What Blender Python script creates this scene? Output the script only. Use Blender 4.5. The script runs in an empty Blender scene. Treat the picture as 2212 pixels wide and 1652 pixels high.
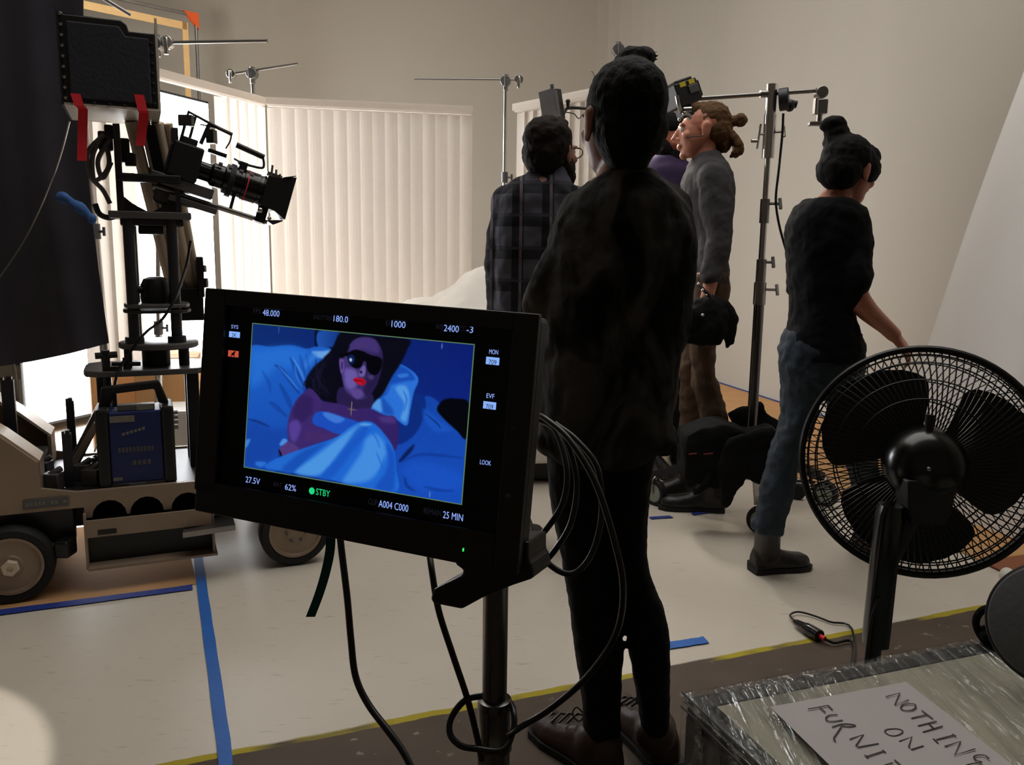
import bpy, bmesh, math, random
import numpy as np
from mathutils import Vector, Matrix, noise

random.seed(7)
SC = bpy.context.scene
COL = SC.collection
PI = math.pi

# ------------------------------------------------------------------ camera
F, CX, CY, HC = 1800.0, 1106.0, 826.0, 1.22      # focal length in px of the 2212x1652 frame, eye height
PITCH, ROLL = math.radians(9.0), math.radians(0.8)
cam_d = bpy.data.cameras.new('camera'); cam = bpy.data.objects.new('camera', cam_d); COL.objects.link(cam)
cam_d.sensor_fit = 'HORIZONTAL'; cam_d.sensor_width = 36.0; cam_d.lens = F / 2212.0 * 36.0
cam_d.clip_start = 0.02
cam.matrix_world = Matrix.Translation((0, 0, HC)) @ Matrix.Rotation(PI / 2 - PITCH, 4, 'X') @ Matrix.Rotation(ROLL, 4, 'Z')
SC.camera = cam

# ------------------------------------------------------------------ world, exposure, big lights
w = bpy.data.worlds.new('world'); SC.world = w; w.use_nodes = True
w.node_tree.nodes['Background'].inputs[0].default_value = (0.9, 0.85, 0.75, 1)
w.node_tree.nodes['Background'].inputs[1].default_value = 0.02
vs = SC.view_settings
vs.view_transform = 'Standard'; vs.look = 'None'; vs.gamma = 1.0; vs.use_curve_mapping = False
vs.exposure = 0.0
SC.cycles.max_bounces = 8; SC.cycles.diffuse_bounces = 5; SC.cycles.transparent_max_bounces = 16
SC.cycles.sample_clamp_indirect = 6.0
SC.cycles.caustics_reflective = False; SC.cycles.caustics_refractive = False

def area_light(name, loc, target, size, power, color):
    d = bpy.data.lights.new(name, 'AREA'); d.shape = 'RECTANGLE'; d.size, d.size_y = size; d.energy = power; d.color = color
    o = bpy.data.objects.new(name, d); COL.objects.link(o); o.location = loc
    o.rotation_euler = (Vector(target) - Vector(loc)).to_track_quat('-Z', 'Y').to_euler()
    return o
LAMP_STRENGTH = 15.5      # radiance of the big soft lamp behind the blinds
area_light('overhead_fill', (0.2, 3.4, 4.5), (0.2, 3.3, 0), (4.0, 3.0), 88, (1.0, 0.985, 0.94))  # unseen fill light, added overhead to lift the general ambience
# hard lamp left of the frame throwing the window-shaped patch on the floor
sd = bpy.data.lights.new('hard_lamp', 'SPOT'); sd.energy = 190; sd.spot_size = math.radians(25); sd.spot_blend = 0.04
sd.shadow_soft_size = 0.02; sd.color = (1.0, 0.95, 0.85)
so = bpy.data.objects.new('hard_lamp', sd); COL.objects.link(so); so.location = (-1.92, 1.33, 2.9)
so.rotation_euler = (Vector((-1.69, 1.55, 0)) - Vector(so.location)).to_track_quat('-Z', 'Y').to_euler()
area_light('wall_wash', (-2.95, 5.6, 2.55), (-1.0, 8.3, 3.9), (.7, .7), 24, (1.0, 0.97, 0.92))
# small lamp inside the set, hidden behind the nearest person's head, raking the people on the right
sd = bpy.data.lights.new('set_lamp', 'SPOT'); sd.energy = 65; sd.spot_size = math.radians(70); sd.spot_blend = 0.5; sd.shadow_soft_size = 0.16; sd.color = (1.0, 0.93, 0.82)
so = bpy.data.objects.new('set_lamp', sd); COL.objects.link(so); so.location = (0.42, 4.8, 2.05)
so.rotation_euler = (Vector((1.25, 3.4, 1.0)) - Vector(so.location)).to_track_quat('-Z', 'Y').to_euler()

# ------------------------------------------------------------------ geometry helpers
fw = Vector((0, math.cos(PITCH), -math.sin(PITCH)))
up0 = Vector((0, math.sin(PITCH), math.cos(PITCH))); x0 = Vector((1, 0, 0))
rt = x0 * math.cos(ROLL) + up0 * math.sin(ROLL); upv = up0 * math.cos(ROLL) - x0 * math.sin(ROLL)
EYE = Vector((0, 0, HC))
def ray(x, y): return fw + rt * ((x - CX) / F) - upv * ((y - CY) / F)
def A(x, y, Y):                      # photograph measurement -> point at forward distance Y
    d = ray(x, y); return EYE + d * (Y / d.y)
def G(x, y, z=0.0):                  # photograph measurement -> point on the level z
    d = ray(x, y); return EYE + d * ((z - HC) / d.z)
def PLN(x, y, o, n):                 # ... -> point on a plane through o with normal n
    d = ray(x, y); return EYE + d * ((o - EYE).dot(n) / d.dot(n))

def V(*a): return Vector(a)
def cr(pts, n=6, closed=False):      # Catmull-Rom through points
    pts = [Vector(p) for p in pts]; out = []; N = len(pts)
    segs = N if closed else N - 1
    for i in range(segs):
        p1, p2 = pts[i], pts[(i + 1) % N]
        p0 = pts[(i - 1) % N] if (closed or i > 0) else p1 * 2 - p2
        p3 = pts[(i + 2) % N] if (closed or i + 2 < N) else p2 * 2 - p1
        for k in range(n):
            t = k / n
            out.append(0.5 * ((2 * p1) + (p2 - p0) * t + (2 * p0 - 5 * p1 + 4 * p2 - p3) * t * t + (3 * p1 - p0 - 3 * p2 + p3) * t ** 3))
    if not closed: out.append(pts[-1])
    return out

class MB:
    def __init__(s): s.v = []; s.f = []; s.sm = []
    def add(s, vs_, fs, smooth=False):
        b = len(s.v); s.v += [Vector(q) for q in vs_]
        for f in fs: s.f.append([b + i for i in f]); s.sm.append(smooth)
        return s
    def box(s, c, size, R=None):
        hx, hy, hz = (q / 2 for q in size); c = Vector(c)
        vv = [V(x, y, z) for x in (-hx, hx) for y in (-hy, hy) for z in (-hz, hz)]
        if R is not None: vv = [R @ q for q in vv]
        return s.add([c + q for q in vv], [(0, 1, 3, 2), (4, 6, 7, 5), (0, 4, 5, 1), (2, 3, 7, 6), (0, 2, 6, 4), (1, 5, 7, 3)])
    def fbox(s, fr, a0, a1, b0, b1, c0, c1):      # box in the frame function fr(a,b,c)
        vv = [fr(a, b, c) for a in (a0, a1) for b in (b0, b1) for c in (c0, c1)]
        return s.add(vv, [(0, 1, 3, 2), (4, 6, 7, 5), (0, 4, 5, 1), (2, 3, 7, 6), (0, 2, 6, 4), (1, 5, 7, 3)])
    def loft(s, rings, cap=True, smooth=True, closed=False):
        n = len(rings[0]); b = len(s.v)
        for r in rings: s.v += [Vector(q) for q in r]
        m = len(rings)
        for i in range(m if closed else m - 1):
            for j in range(n):
                i2 = (i + 1) % m
                s.f.append([b + i * n + j, b + i * n + (j + 1) % n, b + i2 * n + (j + 1) % n, b + i2 * n + j]); s.sm.append(smooth)
        if cap and not closed:
            s.f.append([b + j for j in range(n)][::-1]); s.sm.append(False)
            s.f.append([b + (m - 1) * n + j for j in range(n)]); s.sm.append(False)
        return s
    def tube(s, pts, r, n=8, closed=False, cap=True):
        pts = [Vector(p) for p in pts]; m = len(pts)
        rad = r if isinstance(r, (list, tuple)) else [r] * m
        up = None; rings = []
        for i, p in enumerate(pts):
            if closed: t = pts[(i + 1) % m] - pts[i - 1]
            else: t = pts[min(i + 1, m - 1)] - pts[max(i - 1, 0)]
            if t.length < 1e-9: t = V(0, 0, 1)
            t.normalize()
            if up is None:
                up = t.orthogonal().normalized()
            up = (up - t * up.dot(t))
            if up.length < 1e-6: up = t.orthogonal()
            up.normalize(); sd_ = t.cross(up)
            rings.append([p + (up * math.cos(2 * PI * j / n) + sd_ * math.sin(2 * PI * j / n)) * rad[i] for j in range(n)])
        return s.loft(rings, cap, True, closed)
    def cyl(s, p0, p1, r0, r1=None, n=20): return s.tube([p0, p1], [r0, r0 if r1 is None else r1], n)
    def lathe(s, o, ax, prof, n=32, loop=False):              # profile [(r, h)] around axis ax from o
        o = Vector(o); ax = Vector(ax).normalized(); e = ax.orthogonal().normalized(); g = ax.cross(e)
        rings = [[o + ax * h + (e * math.cos(2 * PI * j / n) + g * math.sin(2 * PI * j / n)) * max(r, 1e-4) for j in range(n)] for r, h in prof]
        return s.loft(rings, not loop, True, loop)
    def ell(s, c, r, R=None, n=16, m=10):
        c = Vector(c); rings = []
        for i in range(1, m):
            th = PI * i / m; ring = []
            for j in range(n):
                ph = 2 * PI * j / n
                q = V(r[0] * math.sin(th) * math.cos(ph), r[1] * math.sin(th) * math.sin(ph), -r[2] * math.cos(th))
                ring.append(c + (R @ q if R is not None else q))
            rings.append(ring)
        return s.loft(rings, True, True)
    def prism(s, pts, ext):
        pts = [Vector(p) for p in pts]; n = len(pts); ext = Vector(ext)
        nrm = V(0, 0, 0)
        for i in range(n): nrm += pts[i].cross(pts[(i + 1) % n])
        if nrm.dot(ext) > 0: pts = pts[::-1]
        vv = pts + [p + ext for p in pts]
        fs = [list(range(n)), [n + i for i in range(n)][::-1]] + [[(i + 1) % n, i, n + i, n + (i + 1) % n] for i in range(n)]
        return s.add(vv, fs)
    def sheet(s, fn, nu, nv, th=None, smooth=True):     # fn(u,v) grid, optional solid thickness along normal-ish vector
        P = [[Vector(fn(i / nu, j / nv)) for i in range(nu + 1)] for j in range(nv + 1)]
        vv = [p for r in P for p in r]; W = nu + 1
        fs = [(j * W + i, j * W + i + 1, (j + 1) * W + i + 1, (j + 1) * W + i) for j in range(nv) for i in range(nu)]
        if th is None: return s.add(vv, fs, smooth)
        th = Vector(th); N = len(vv)
        vv2 = vv + [p + th for p in vv]
        fs2 = [tuple(reversed(f)) for f in fs] + [tuple(i + N for i in f) for f in fs]
        bd = [i for i in range(nu)]
        for i in range(nu): fs2.append((i, i + 1, i + 1 + N, i + N)); a = nv * W + i; fs2.append((a + 1, a, a + N, a + 1 + N))
        for j in range(nv): a = j * W; fs2.append((a + W, a, a + N, a + W + N)); a = j * W + nu; fs2.append((a, a + W, a + W + N, a + N))
        return s.add(vv2, fs2, smooth)
    def mesh(s, name, org=V(0, 0, 0)):
        me = bpy.data.meshes.new(name)
        me.from_pydata([tuple(q - org) for q in s.v], [], s.f)
        me.polygons.foreach_set('use_smooth', s.sm); me.update()
        bm = bmesh.new(); bm.from_mesh(me); bmesh.ops.recalc_face_normals(bm, faces=bm.faces); bm.to_mesh(me); bm.free()
        if any(s.sm): me.set_sharp_from_angle(angle=0.7)
        return me

ORG = {}
def thing(name, label, cat, loc, group=None):
    o = bpy.data.objects.new(name, None); COL.objects.link(o); o.location = loc; o.empty_display_size = 0.1
    o['label'] = label; o['category'] = cat
    if group: o['group'] = group
    ORG[o.name] = Vector(loc); return o
def part(name, mb, m, parent, bevel=0.0, label=None, kind=None, mesh=None):
    org = ORG[parent.name]
    me = mesh if mesh is not None else mb.mesh(name, org)
    if not me.materials: me.materials.append(m)
    o = bpy.data.objects.new(name, me); COL.objects.link(o); o.parent = parent
    ORG[o.name] = org
    if bevel:
        b = o.modifiers.new('bevel', 'BEVEL'); b.width = bevel; b.segments = 2; b.limit_method = 'ANGLE'; b.angle_limit = 0.6
    if label: o['label'] = label
    if kind: o['kind'] = kind
    return o
def solo(name, mb, m, label=None, cat=None, group=None, kind=None, bevel=0.0, mesh=None):     # a thing that is one mesh
    if mesh is None:
        lo = Vector((min(q.x for q in mb.v), min(q.y for q in mb.v), min(q.z for q in mb.v)))
        hi = Vector((max(q.x for q in mb.v), max(q.y for q in mb.v), max(q.z for q in mb.v)))
        org = V((lo.x + hi.x) / 2, (lo.y + hi.y) / 2, lo.z); me = mb.mesh(name, org)
    else: me, org = mesh, V(0, 0, 0)
    if not me.materials: me.materials.append(m)
    o = bpy.data.objects.new(name, me); COL.objects.link(o); o.location = org; ORG[o.name] = org
    if bevel:
        b = o.modifiers.new('bevel', 'BEVEL'); b.width = bevel; b.segments = 2; b.limit_method = 'ANGLE'; b.angle_limit = 0.6
    if label: o['label'] = label
    if cat: o['category'] = cat
    if group: o['group'] = group
    if kind: o['kind'] = kind
    return o
def share(src, name, parent, off):        # a further piece using the same mesh data
    o = bpy.data.objects.new(name, src.data); COL.objects.link(o); o.parent = parent; o.location = off; ORG[o.name] = ORG[parent.name]
    return o
_tex = {}
def fuse(mb, name, org, voxel=0.008, smooth=6, disp=None):       # join overlapping closed shapes into one continuous skin
    me = mb.mesh('tmp'); o = bpy.data.objects.new('tmp', me); COL.objects.link(o)
    r = o.modifiers.new('r', 'REMESH'); r.mode = 'VOXEL'; r.voxel_size = voxel; r.use_smooth_shade = True
    if smooth:
        s = o.modifiers.new('s', 'SMOOTH'); s.factor = 0.5; s.iterations = smooth
    for k, (amt, size) in enumerate(disp or []):
        t = bpy.data.textures.new('folds', 'CLOUDS'); t.noise_scale = size; t.noise_depth = 1
        d = o.modifiers.new('d', 'DISPLACE'); d.texture = t; d.strength = amt; d.mid_level = 0.5; d.texture_coords = 'GLOBAL'
    dg = bpy.context.evaluated_depsgraph_get(); dg.update()
    out = bpy.data.meshes.new_from_object(o.evaluated_get(dg)); out.name = name
    bpy.data.objects.remove(o); bpy.data.meshes.remove(me)
    out.transform(Matrix.Translation(-Vector(org)))
    out.polygons.foreach_set('use_smooth', [True] * len(out.polygons)); out.update()
    return out

# ------------------------------------------------------------------ materials
def lin(c): return tuple(((x / 255) / 12.92 if x / 255 <= 0.04045 else ((x / 255 + 0.055) / 1.055) ** 2.4) for x in c)
def mat(name, rgb, rough=0.6, metal=0.0, var=0.0, vscale=8.0, bump=0.0, bscale=40.0, spec=0.5, coat=0.0, stretch=None, sheen=0.0):
    m = bpy.data.materials.new(name); m.use_nodes = True; nt = m.node_tree; N = nt.nodes; L = nt.links
    b = N['Principled BSDF']; c = lin(rgb) + (1,)
    b.inputs['Base Color'].default_value = c; b.inputs['Roughness'].default_value = rough; b.inputs['Metallic'].default_value = metal
    b.inputs['Specular IOR Level'].default_value = spec
    if coat: b.inputs['Coat Weight'].default_value = coat
    if sheen: b.inputs['Sheen Weight'].default_value = sheen
    tc = N.new('ShaderNodeTexCoord'); vec = tc.outputs['Object']
    if stretch:
        mp = N.new('ShaderNodeMapping'); mp.inputs['Scale'].default_value = stretch; L.new(vec, mp.inputs[0]); vec = mp.outputs[0]
    if var:
        n = N.new('ShaderNodeTexNoise'); n.inputs['Scale'].default_value = vscale; n.inputs['Detail'].default_value = 4; L.new(vec, n.inputs['Vector'])
        mx = N.new('ShaderNodeMix'); mx.data_type = 'RGBA'; mx.inputs[6].default_value = tuple(x * (1 - var) for x in c[:3]) + (1,)
        mx.inputs[7].default_value = tuple(min(1, x * (1 + var)) for x in c[:3]) + (1,); L.new(n.outputs[0], mx.inputs[0]); L.new(mx.outputs[2], b.inputs['Base Color'])
    if bump:
        n2 = N.new('ShaderNodeTexNoise'); n2.inputs['Scale'].default_value = bscale; n2.inputs['Detail'].default_value = 3; L.new(vec, n2.inputs['Vector'])
        bp = N.new('ShaderNodeBump'); bp.inputs['Strength'].default_value = bump; bp.inputs['Distance'].default_value = 0.01
        L.new(n2.outputs[0], bp.inputs['Height']); L.new(bp.outputs[0], b.inputs['Normal'])
    return m
def emit(name, rgb, strength=1.0):
    m = bpy.data.materials.new(name); m.use_nodes = True; nt = m.node_tree; N = nt.nodes
    b = N['Principled BSDF']; b.inputs['Base Color'].default_value = (0.005, 0.005, 0.006, 1)
    b.inputs['Emission Color'].default_value = lin(rgb) + (1,); b.inputs['Emission Strength'].default_value = strength
    b.inputs['Roughness'].default_value = 0.4
    return m
def translucent(name, rgb, fac=0.4):
    m = bpy.data.materials.new(name); m.use_nodes = True; nt = m.node_tree; N = nt.nodes; L = nt.links
    N.remove(N['Principled BSDF']); d = N.new('ShaderNodeBsdfDiffuse'); t = N.new('ShaderNodeBsdfTranslucent'); x = N.new('ShaderNodeMixShader')
    n = N.new('ShaderNodeTexNoise'); tc = N.new('ShaderNodeTexCoord'); L.new(tc.outputs['Object'], n.inputs['Vector']); n.inputs['Scale'].default_value = 60
    mx = N.new('ShaderNodeMix'); mx.data_type = 'RGBA'; c = lin(rgb)
    mx.inputs[6].default_value = tuple(q * .95 for q in c) + (1,); mx.inputs[7].default_value = c + (1,); L.new(n.outputs[0], mx.inputs[0])
    L.new(mx.outputs[2], d.inputs[0]); L.new(mx.outputs[2], t.inputs[0]); x.inputs[0].default_value = fac
    L.new(d.outputs[0], x.inputs[1]); L.new(t.outputs[0], x.inputs[2]); L.new(x.outputs[0], N['Material Output'].inputs[0])
    return m

M = dict(
    wall=mat('white_wall_paint', (166, 158, 146), 0.75, var=0.04, vscale=0.7, bump=0.08, bscale=25, spec=0.25),
    ceil=mat('ceiling_paint', (190, 184, 172), 0.9, var=0.05, vscale=1.0),
    black=mat('black_plastic', (12, 12, 13), 0.45, var=0.2, vscale=20, bump=0.05, bscale=200),
    gloss=mat('black_gloss_plastic', (10, 10, 11), 0.22, var=0.1),
    rubber=mat('black_rubber', (14, 14, 14), 0.7, var=0.25, vscale=25, bump=0.2, bscale=90),
    cable=mat('black_cable_jacket', (13, 13, 14), 0.33, var=0.1, vscale=30),
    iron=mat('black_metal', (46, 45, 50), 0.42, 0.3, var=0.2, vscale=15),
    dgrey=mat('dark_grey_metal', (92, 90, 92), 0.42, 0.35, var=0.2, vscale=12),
    chrome=mat('chrome', (205, 202, 198), 0.22, 1.0, var=0.06, vscale=20),
    steel=mat('brushed_steel', (150, 147, 144), 0.3, 0.95, var=0.15, vscale=25, bump=0.05, bscale=120),
    riser=mat('dull_steel_tube', (112, 110, 108), 0.26, 1.0, var=0.15, vscale=18),
    alu=mat('aluminium_sheet', (206, 198, 184), 0.45, 0.12, var=0.1, vscale=9, bump=0.04, bscale=80),
    tan=mat('tan_enamel', (150, 130, 112), 0.5, 0.1, var=0.12, vscale=7, bump=0.05, bscale=60),
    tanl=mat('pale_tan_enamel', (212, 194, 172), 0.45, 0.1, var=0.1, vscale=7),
    white=mat('white_enamel', (225, 220, 212), 0.5, var=0.05),
    red=mat('red_tape', (238, 46, 60), 0.55, var=0.1, vscale=25, bump=0.1),
    redd=mat('dull_red_piping', (110, 14, 20), 0.8, var=0.2),
    orange=mat('orange_tape', (232, 96, 40), 0.55, var=0.1, vscale=25),
    paleor=mat('pale_orange_tape', (232, 190, 130), 0.6, var=0.08, vscale=25),
    blue=mat('blue_masking_tape', (24, 98, 186), 0.6, var=0.18, vscale=14, bump=0.15, bscale=60),
    blued=mat('deep_blue_masking_tape', (26, 52, 142), 0.65, var=0.2, vscale=18, bump=0.15, bscale=60),
    duvetyn=mat('hazed_black_cloth', (54, 51, 60), 0.95, var=0.25, vscale=6, bump=0.2, bscale=200, spec=0.15, sheen=0.25),  # black cloth lightened to purple-grey, veiling haze put into the base colour
    padding=mat('blue_black_padding', (36, 36, 46), 0.8, var=0.2, vscale=10, bump=0.2, bscale=80),
    cloth=mat('black_bag_fabric', (15, 15, 16), 0.9, var=0.3, vscale=14, bump=0.3, bscale=120, spec=0.2),
    linen=mat('white_bed_linen', (236, 230, 222), 0.85, var=0.04, vscale=10, bump=0.15, bscale=30, sheen=0.2),
    card=mat('brown_cardboard', (196, 148, 98), 0.85, var=0.15, vscale=5, bump=0.05, bscale=80),
    cardr=mat('reddish_cardboard', (140, 84, 56), 0.85, var=0.12, vscale=6),
    paper=mat('white_paper', (190, 182, 182), 0.8, var=0.03, vscale=8, bump=0.06, bscale=12),
    ink=mat('black_marker_ink', (22, 16, 20), 0.6, var=0.2, vscale=40),
    slat=translucent('white_blind_vinyl', (240, 234, 227), 0.55),
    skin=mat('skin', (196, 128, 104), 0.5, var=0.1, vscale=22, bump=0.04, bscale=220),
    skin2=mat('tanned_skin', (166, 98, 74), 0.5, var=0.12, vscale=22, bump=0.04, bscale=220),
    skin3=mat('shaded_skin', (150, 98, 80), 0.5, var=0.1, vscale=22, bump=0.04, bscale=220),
    hair=mat('dark_brown_hair', (26, 18, 14), 0.75, var=0.35, vscale=30, bump=0.4, bscale=60, stretch=(3, 3, 0.5), spec=0.15),
    hairb=mat('black_hair', (13, 11, 10), 0.75, var=0.35, vscale=30, bump=0.4, bscale=60, stretch=(3, 3, 0.5), spec=0.15),
    hairl=mat('light_brown_hair', (92, 64, 38), 0.7, var=0.4, vscale=30, bump=0.4, bscale=60, stretch=(1, 3, 3), spec=0.2),
    jeans=mat('blue_denim', (38, 49, 62), 0.85, var=0.3, vscale=9, bump=0.25, bscale=60),
    brownp=mat('brown_work_trousers', (82, 60, 42), 0.85, var=0.25, vscale=8, bump=0.25, bscale=40),
    legging=mat('black_leggings', (20, 19, 20), 0.85, var=0.2, vscale=10, bump=0.2, bscale=50, spec=0.2),
    blackshirt=mat('black_jersey', (15, 15, 18), 0.9, var=0.2, vscale=8, bump=0.2, bscale=40, spec=0.2),
    greyshirt=mat('charcoal_jersey', (70, 68, 70), 0.9, var=0.15, vscale=12, bump=0.2, bscale=60, spec=0.2),
    purple=mat('dark_purple_cotton', (44, 28, 66), 0.9, var=0.2, vscale=10),
    boot=mat('brown_leather', (50, 29, 21), 0.5, var=0.3, vscale=12, bump=0.15, bscale=60),
    bootb=mat('black_leather', (22, 18, 17), 0.45, var=0.3, vscale=12, bump=0.15, bscale=60),
    bluebox=mat('navy_blue_enamel', (22, 36, 92), 0.45, var=0.15, vscale=9),
    greyp=mat('worn_grey_print', (120, 116, 106), 0.7, var=0.35, vscale=60),
    yellow=mat('yellow_sticker', (214, 190, 40), 0.6, var=0.05),
    teal=mat('dark_teal_strap', (20, 82, 74), 0.8, var=0.15, vscale=40, bump=0.2, bscale=200),
    bluecl=mat('blue_cloth', (52, 92, 150), 0.9, var=0.25, vscale=20),
    reflector=mat('dark_grey_fabric', (92, 92, 95), 0.85, var=0.08, vscale=6, bump=0.1, bscale=90),
    board=mat('glossy_white_board', (226, 222, 220), 0.32, var=0.03, vscale=3, bump=0.12, bscale=3.0),
    cream=mat('cream_panel', (172, 168, 148), 0.5, var=0.4, vscale=3.0),
    greeng=mat('grey_green_panel', (120, 130, 120), 0.5, var=0.2, vscale=6),
    dframe=mat('dark_frame', (32, 30, 30), 0.5, var=0.3, vscale=9),
    blade=mat('fan_blade_plastic', (20, 20, 21), 0.35, var=0.1),
    wheelg=mat('grey_green_polyurethane', (150, 158, 146), 0.5, var=0.1, vscale=12),
)

def plaid_mat():
    m = mat('dark_plaid_flannel', (46, 46, 52), 0.92, spec=0.15); nt = m.node_tree; N = nt.nodes; L = nt.links; b = N['Principled BSDF']
    tc = N.new('ShaderNodeTexCoord'); sp = N.new('ShaderNodeSeparateXYZ'); L.new(tc.outputs['Object'], sp.inputs[0])
    def band(ax, per, w, ph):
        a = N.new('ShaderNodeMath'); a.operation = 'MULTIPLY_ADD'; a.inputs[1].default_value = 1 / per; a.inputs[2].default_value = ph + 20; L.new(sp.outputs[ax], a.inputs[0])
        f = N.new('ShaderNodeMath'); f.operation = 'FRACT'; L.new(a.outputs[0], f.inputs[0])
        c = N.new('ShaderNodeMath'); c.operation = 'LESS_THAN'; c.inputs[1].default_value = w; L.new(f.outputs[0], c.inputs[0]); return c.outputs[0]
    prev = None
    for ax, per, wd, ph, col, fac in ((0, .11, .4, 0, (20, 20, 24), .8), (2, .12, .4, .1, (20, 20, 24), .7), (0, .11, .1, .75, (112, 102, 110), .8), (2, .12, .09, .8, (74, 70, 78), .6)):
        mx = N.new('ShaderNodeMix'); mx.data_type = 'RGBA'
        if prev is None: mx.inputs[6].default_value = lin((82, 82, 92)) + (1,)
        else: L.new(prev, mx.inputs[6])
        mx.inputs[7].default_value = lin(col) + (1,)
        k = N.new('ShaderNodeMath'); k.operation = 'MULTIPLY'; k.inputs[1].default_value = fac; L.new(band(ax, per, wd, ph), k.inputs[0]); L.new(k.outputs[0], mx.inputs[0])
        prev = mx.outputs[2]
    L.new(prev, b.inputs['Base Color']); return m
M['plaid'] = plaid_mat()

def blotch_mat():
    m = mat('blotched_black_grey_cotton', (30, 29, 29), 0.92, bump=0.15, bscale=60, spec=0.15); nt = m.node_tree; N = nt.nodes; L = nt.links; b = N['Principled BSDF']
    tc = N.new('ShaderNodeTexCoord'); mp = N.new('ShaderNodeMapping'); mp.inputs['Scale'].default_value = (7, 7, 4); L.new(tc.outputs['Object'], mp.inputs[0])
    n = N.new('ShaderNodeTexNoise'); n.inputs['Scale'].default_value = 1; n.inputs['Detail'].default_value = 3; n.inputs['Distortion'].default_value = 1.2; L.new(mp.outputs[0], n.inputs['Vector'])
    r = N.new('ShaderNodeValToRGB'); r.color_ramp.elements[0].position = .46; r.color_ramp.elements[0].color = lin((22, 21, 21)) + (1,)
    r.color_ramp.elements[1].position = .6; r.color_ramp.elements[1].color = lin((74, 71, 69)) + (1,)
    L.new(n.outputs[0], r.inputs[0]); L.new(r.outputs[0], b.inputs['Base Color']); return m
M['blotch'] = blotch_mat()

def floor_mat(edge_o, edge_n):       # white paint on one side of the line, bare worn concrete on the other, a yellow line between
    m = bpy.data.materials.new('painted_studio_floor'); m.use_nodes = True; nt = m.node_tree; N = nt.nodes; L = nt.links; b = N['Principled BSDF']
    tc = N.new('ShaderNodeTexCoord'); P = tc.outputs['Object']
    def noise_(scale, det=4, st=None):
        n = N.new('ShaderNodeTexNoise'); n.inputs['Scale'].default_value = scale; n.inputs['Detail'].default_value = det
        if st:
            mp = N.new('ShaderNodeMapping'); mp.inputs['Scale'].default_value = st; L.new(P, mp.inputs[0]); L.new(mp.outputs[0], n.inputs['Vector'])
        else: L.new(P, n.inputs['Vector'])
        return n.outputs[0]
    def mth(op, a, b_=None, c=None):
        k = N.new('ShaderNodeMath'); k.operation = op
        for i, q in enumerate((a, b_, c)):
            if q is None: continue
            if isinstance(q, (int, float)): k.inputs[i].default_value = q
            else: L.new(q, k.inputs[i])
        return k.outputs[0]
    def mix(f, a, c):
        x = N.new('ShaderNodeMix'); x.data_type = 'RGBA'
        for i, q in ((0, f), (6, a), (7, c)):
            if isinstance(q, tuple): x.inputs[i].default_value = q
            elif isinstance(q, (int, float)): x.inputs[i].default_value = q
            else: L.new(q, x.inputs[i])
        return x.outputs[2]
    def ramp(v, a, b_):
        k = N.new('ShaderNodeMapRange'); k.inputs[1].default_value = a; k.inputs[2].default_value = b_; L.new(v, k.inputs[0]); return k.outputs[0]
    dt = N.new('ShaderNodeVectorMath'); dt.operation = 'DOT_PRODUCT'; L.new(P, dt.inputs[0]); dt.inputs[1].default_value = edge_n
    d0 = mth('SUBTRACT', dt.outputs['Value'], Vector(edge_o).dot(Vector(edge_n)))
    d = mth('ADD', d0, mth('MULTIPLY', mth('SUBTRACT', noise_(9), .5), .02))
    c4 = lambda *q: lin(q) + (1,)
    paint = mix(noise_(1.3, 5), c4(196, 186, 172), c4(222, 213, 200))
    paint = mix(mth('MULTIPLY', ramp(noise_(14, 6, (1, 4, 1)), .62, .75), .35), paint, c4(128, 118, 108))
    conc = mix(noise_(5, 6), c4(64, 53, 45), c4(98, 83, 70))
    conc = mix(ramp(noise_(20, 3), .66, .72), conc, c4(140, 130, 116))
    yel = c4(172, 156, 30)
    onw = ramp(d, -.004, .004)
    col = mix(onw, conc, paint)
    band = mth('MULTIPLY', mth('LESS_THAN', mth('ABSOLUTE', mth('ADD', d, .008)), .013), ramp(noise_(3.2, 3), .40, .52))
    col = mix(band, col, yel)
    L.new(col, b.inputs['Base Color']); b.inputs['Specular IOR Level'].default_value = .4
    rr = N.new('ShaderNodeMapRange'); L.new(onw, rr.inputs[0]); rr.inputs[3].default_value = .75; rr.inputs[4].default_value = .42; L.new(rr.outputs[0], b.inputs['Roughness'])
    bp = N.new('ShaderNodeBump'); bp.inputs['Strength'].default_value = .12; bp.inputs['Distance'].default_value = .01; L.new(noise_(18, 4), bp.inputs['Height']); L.new(bp.outputs[0], b.inputs['Normal'])
    return m

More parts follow.
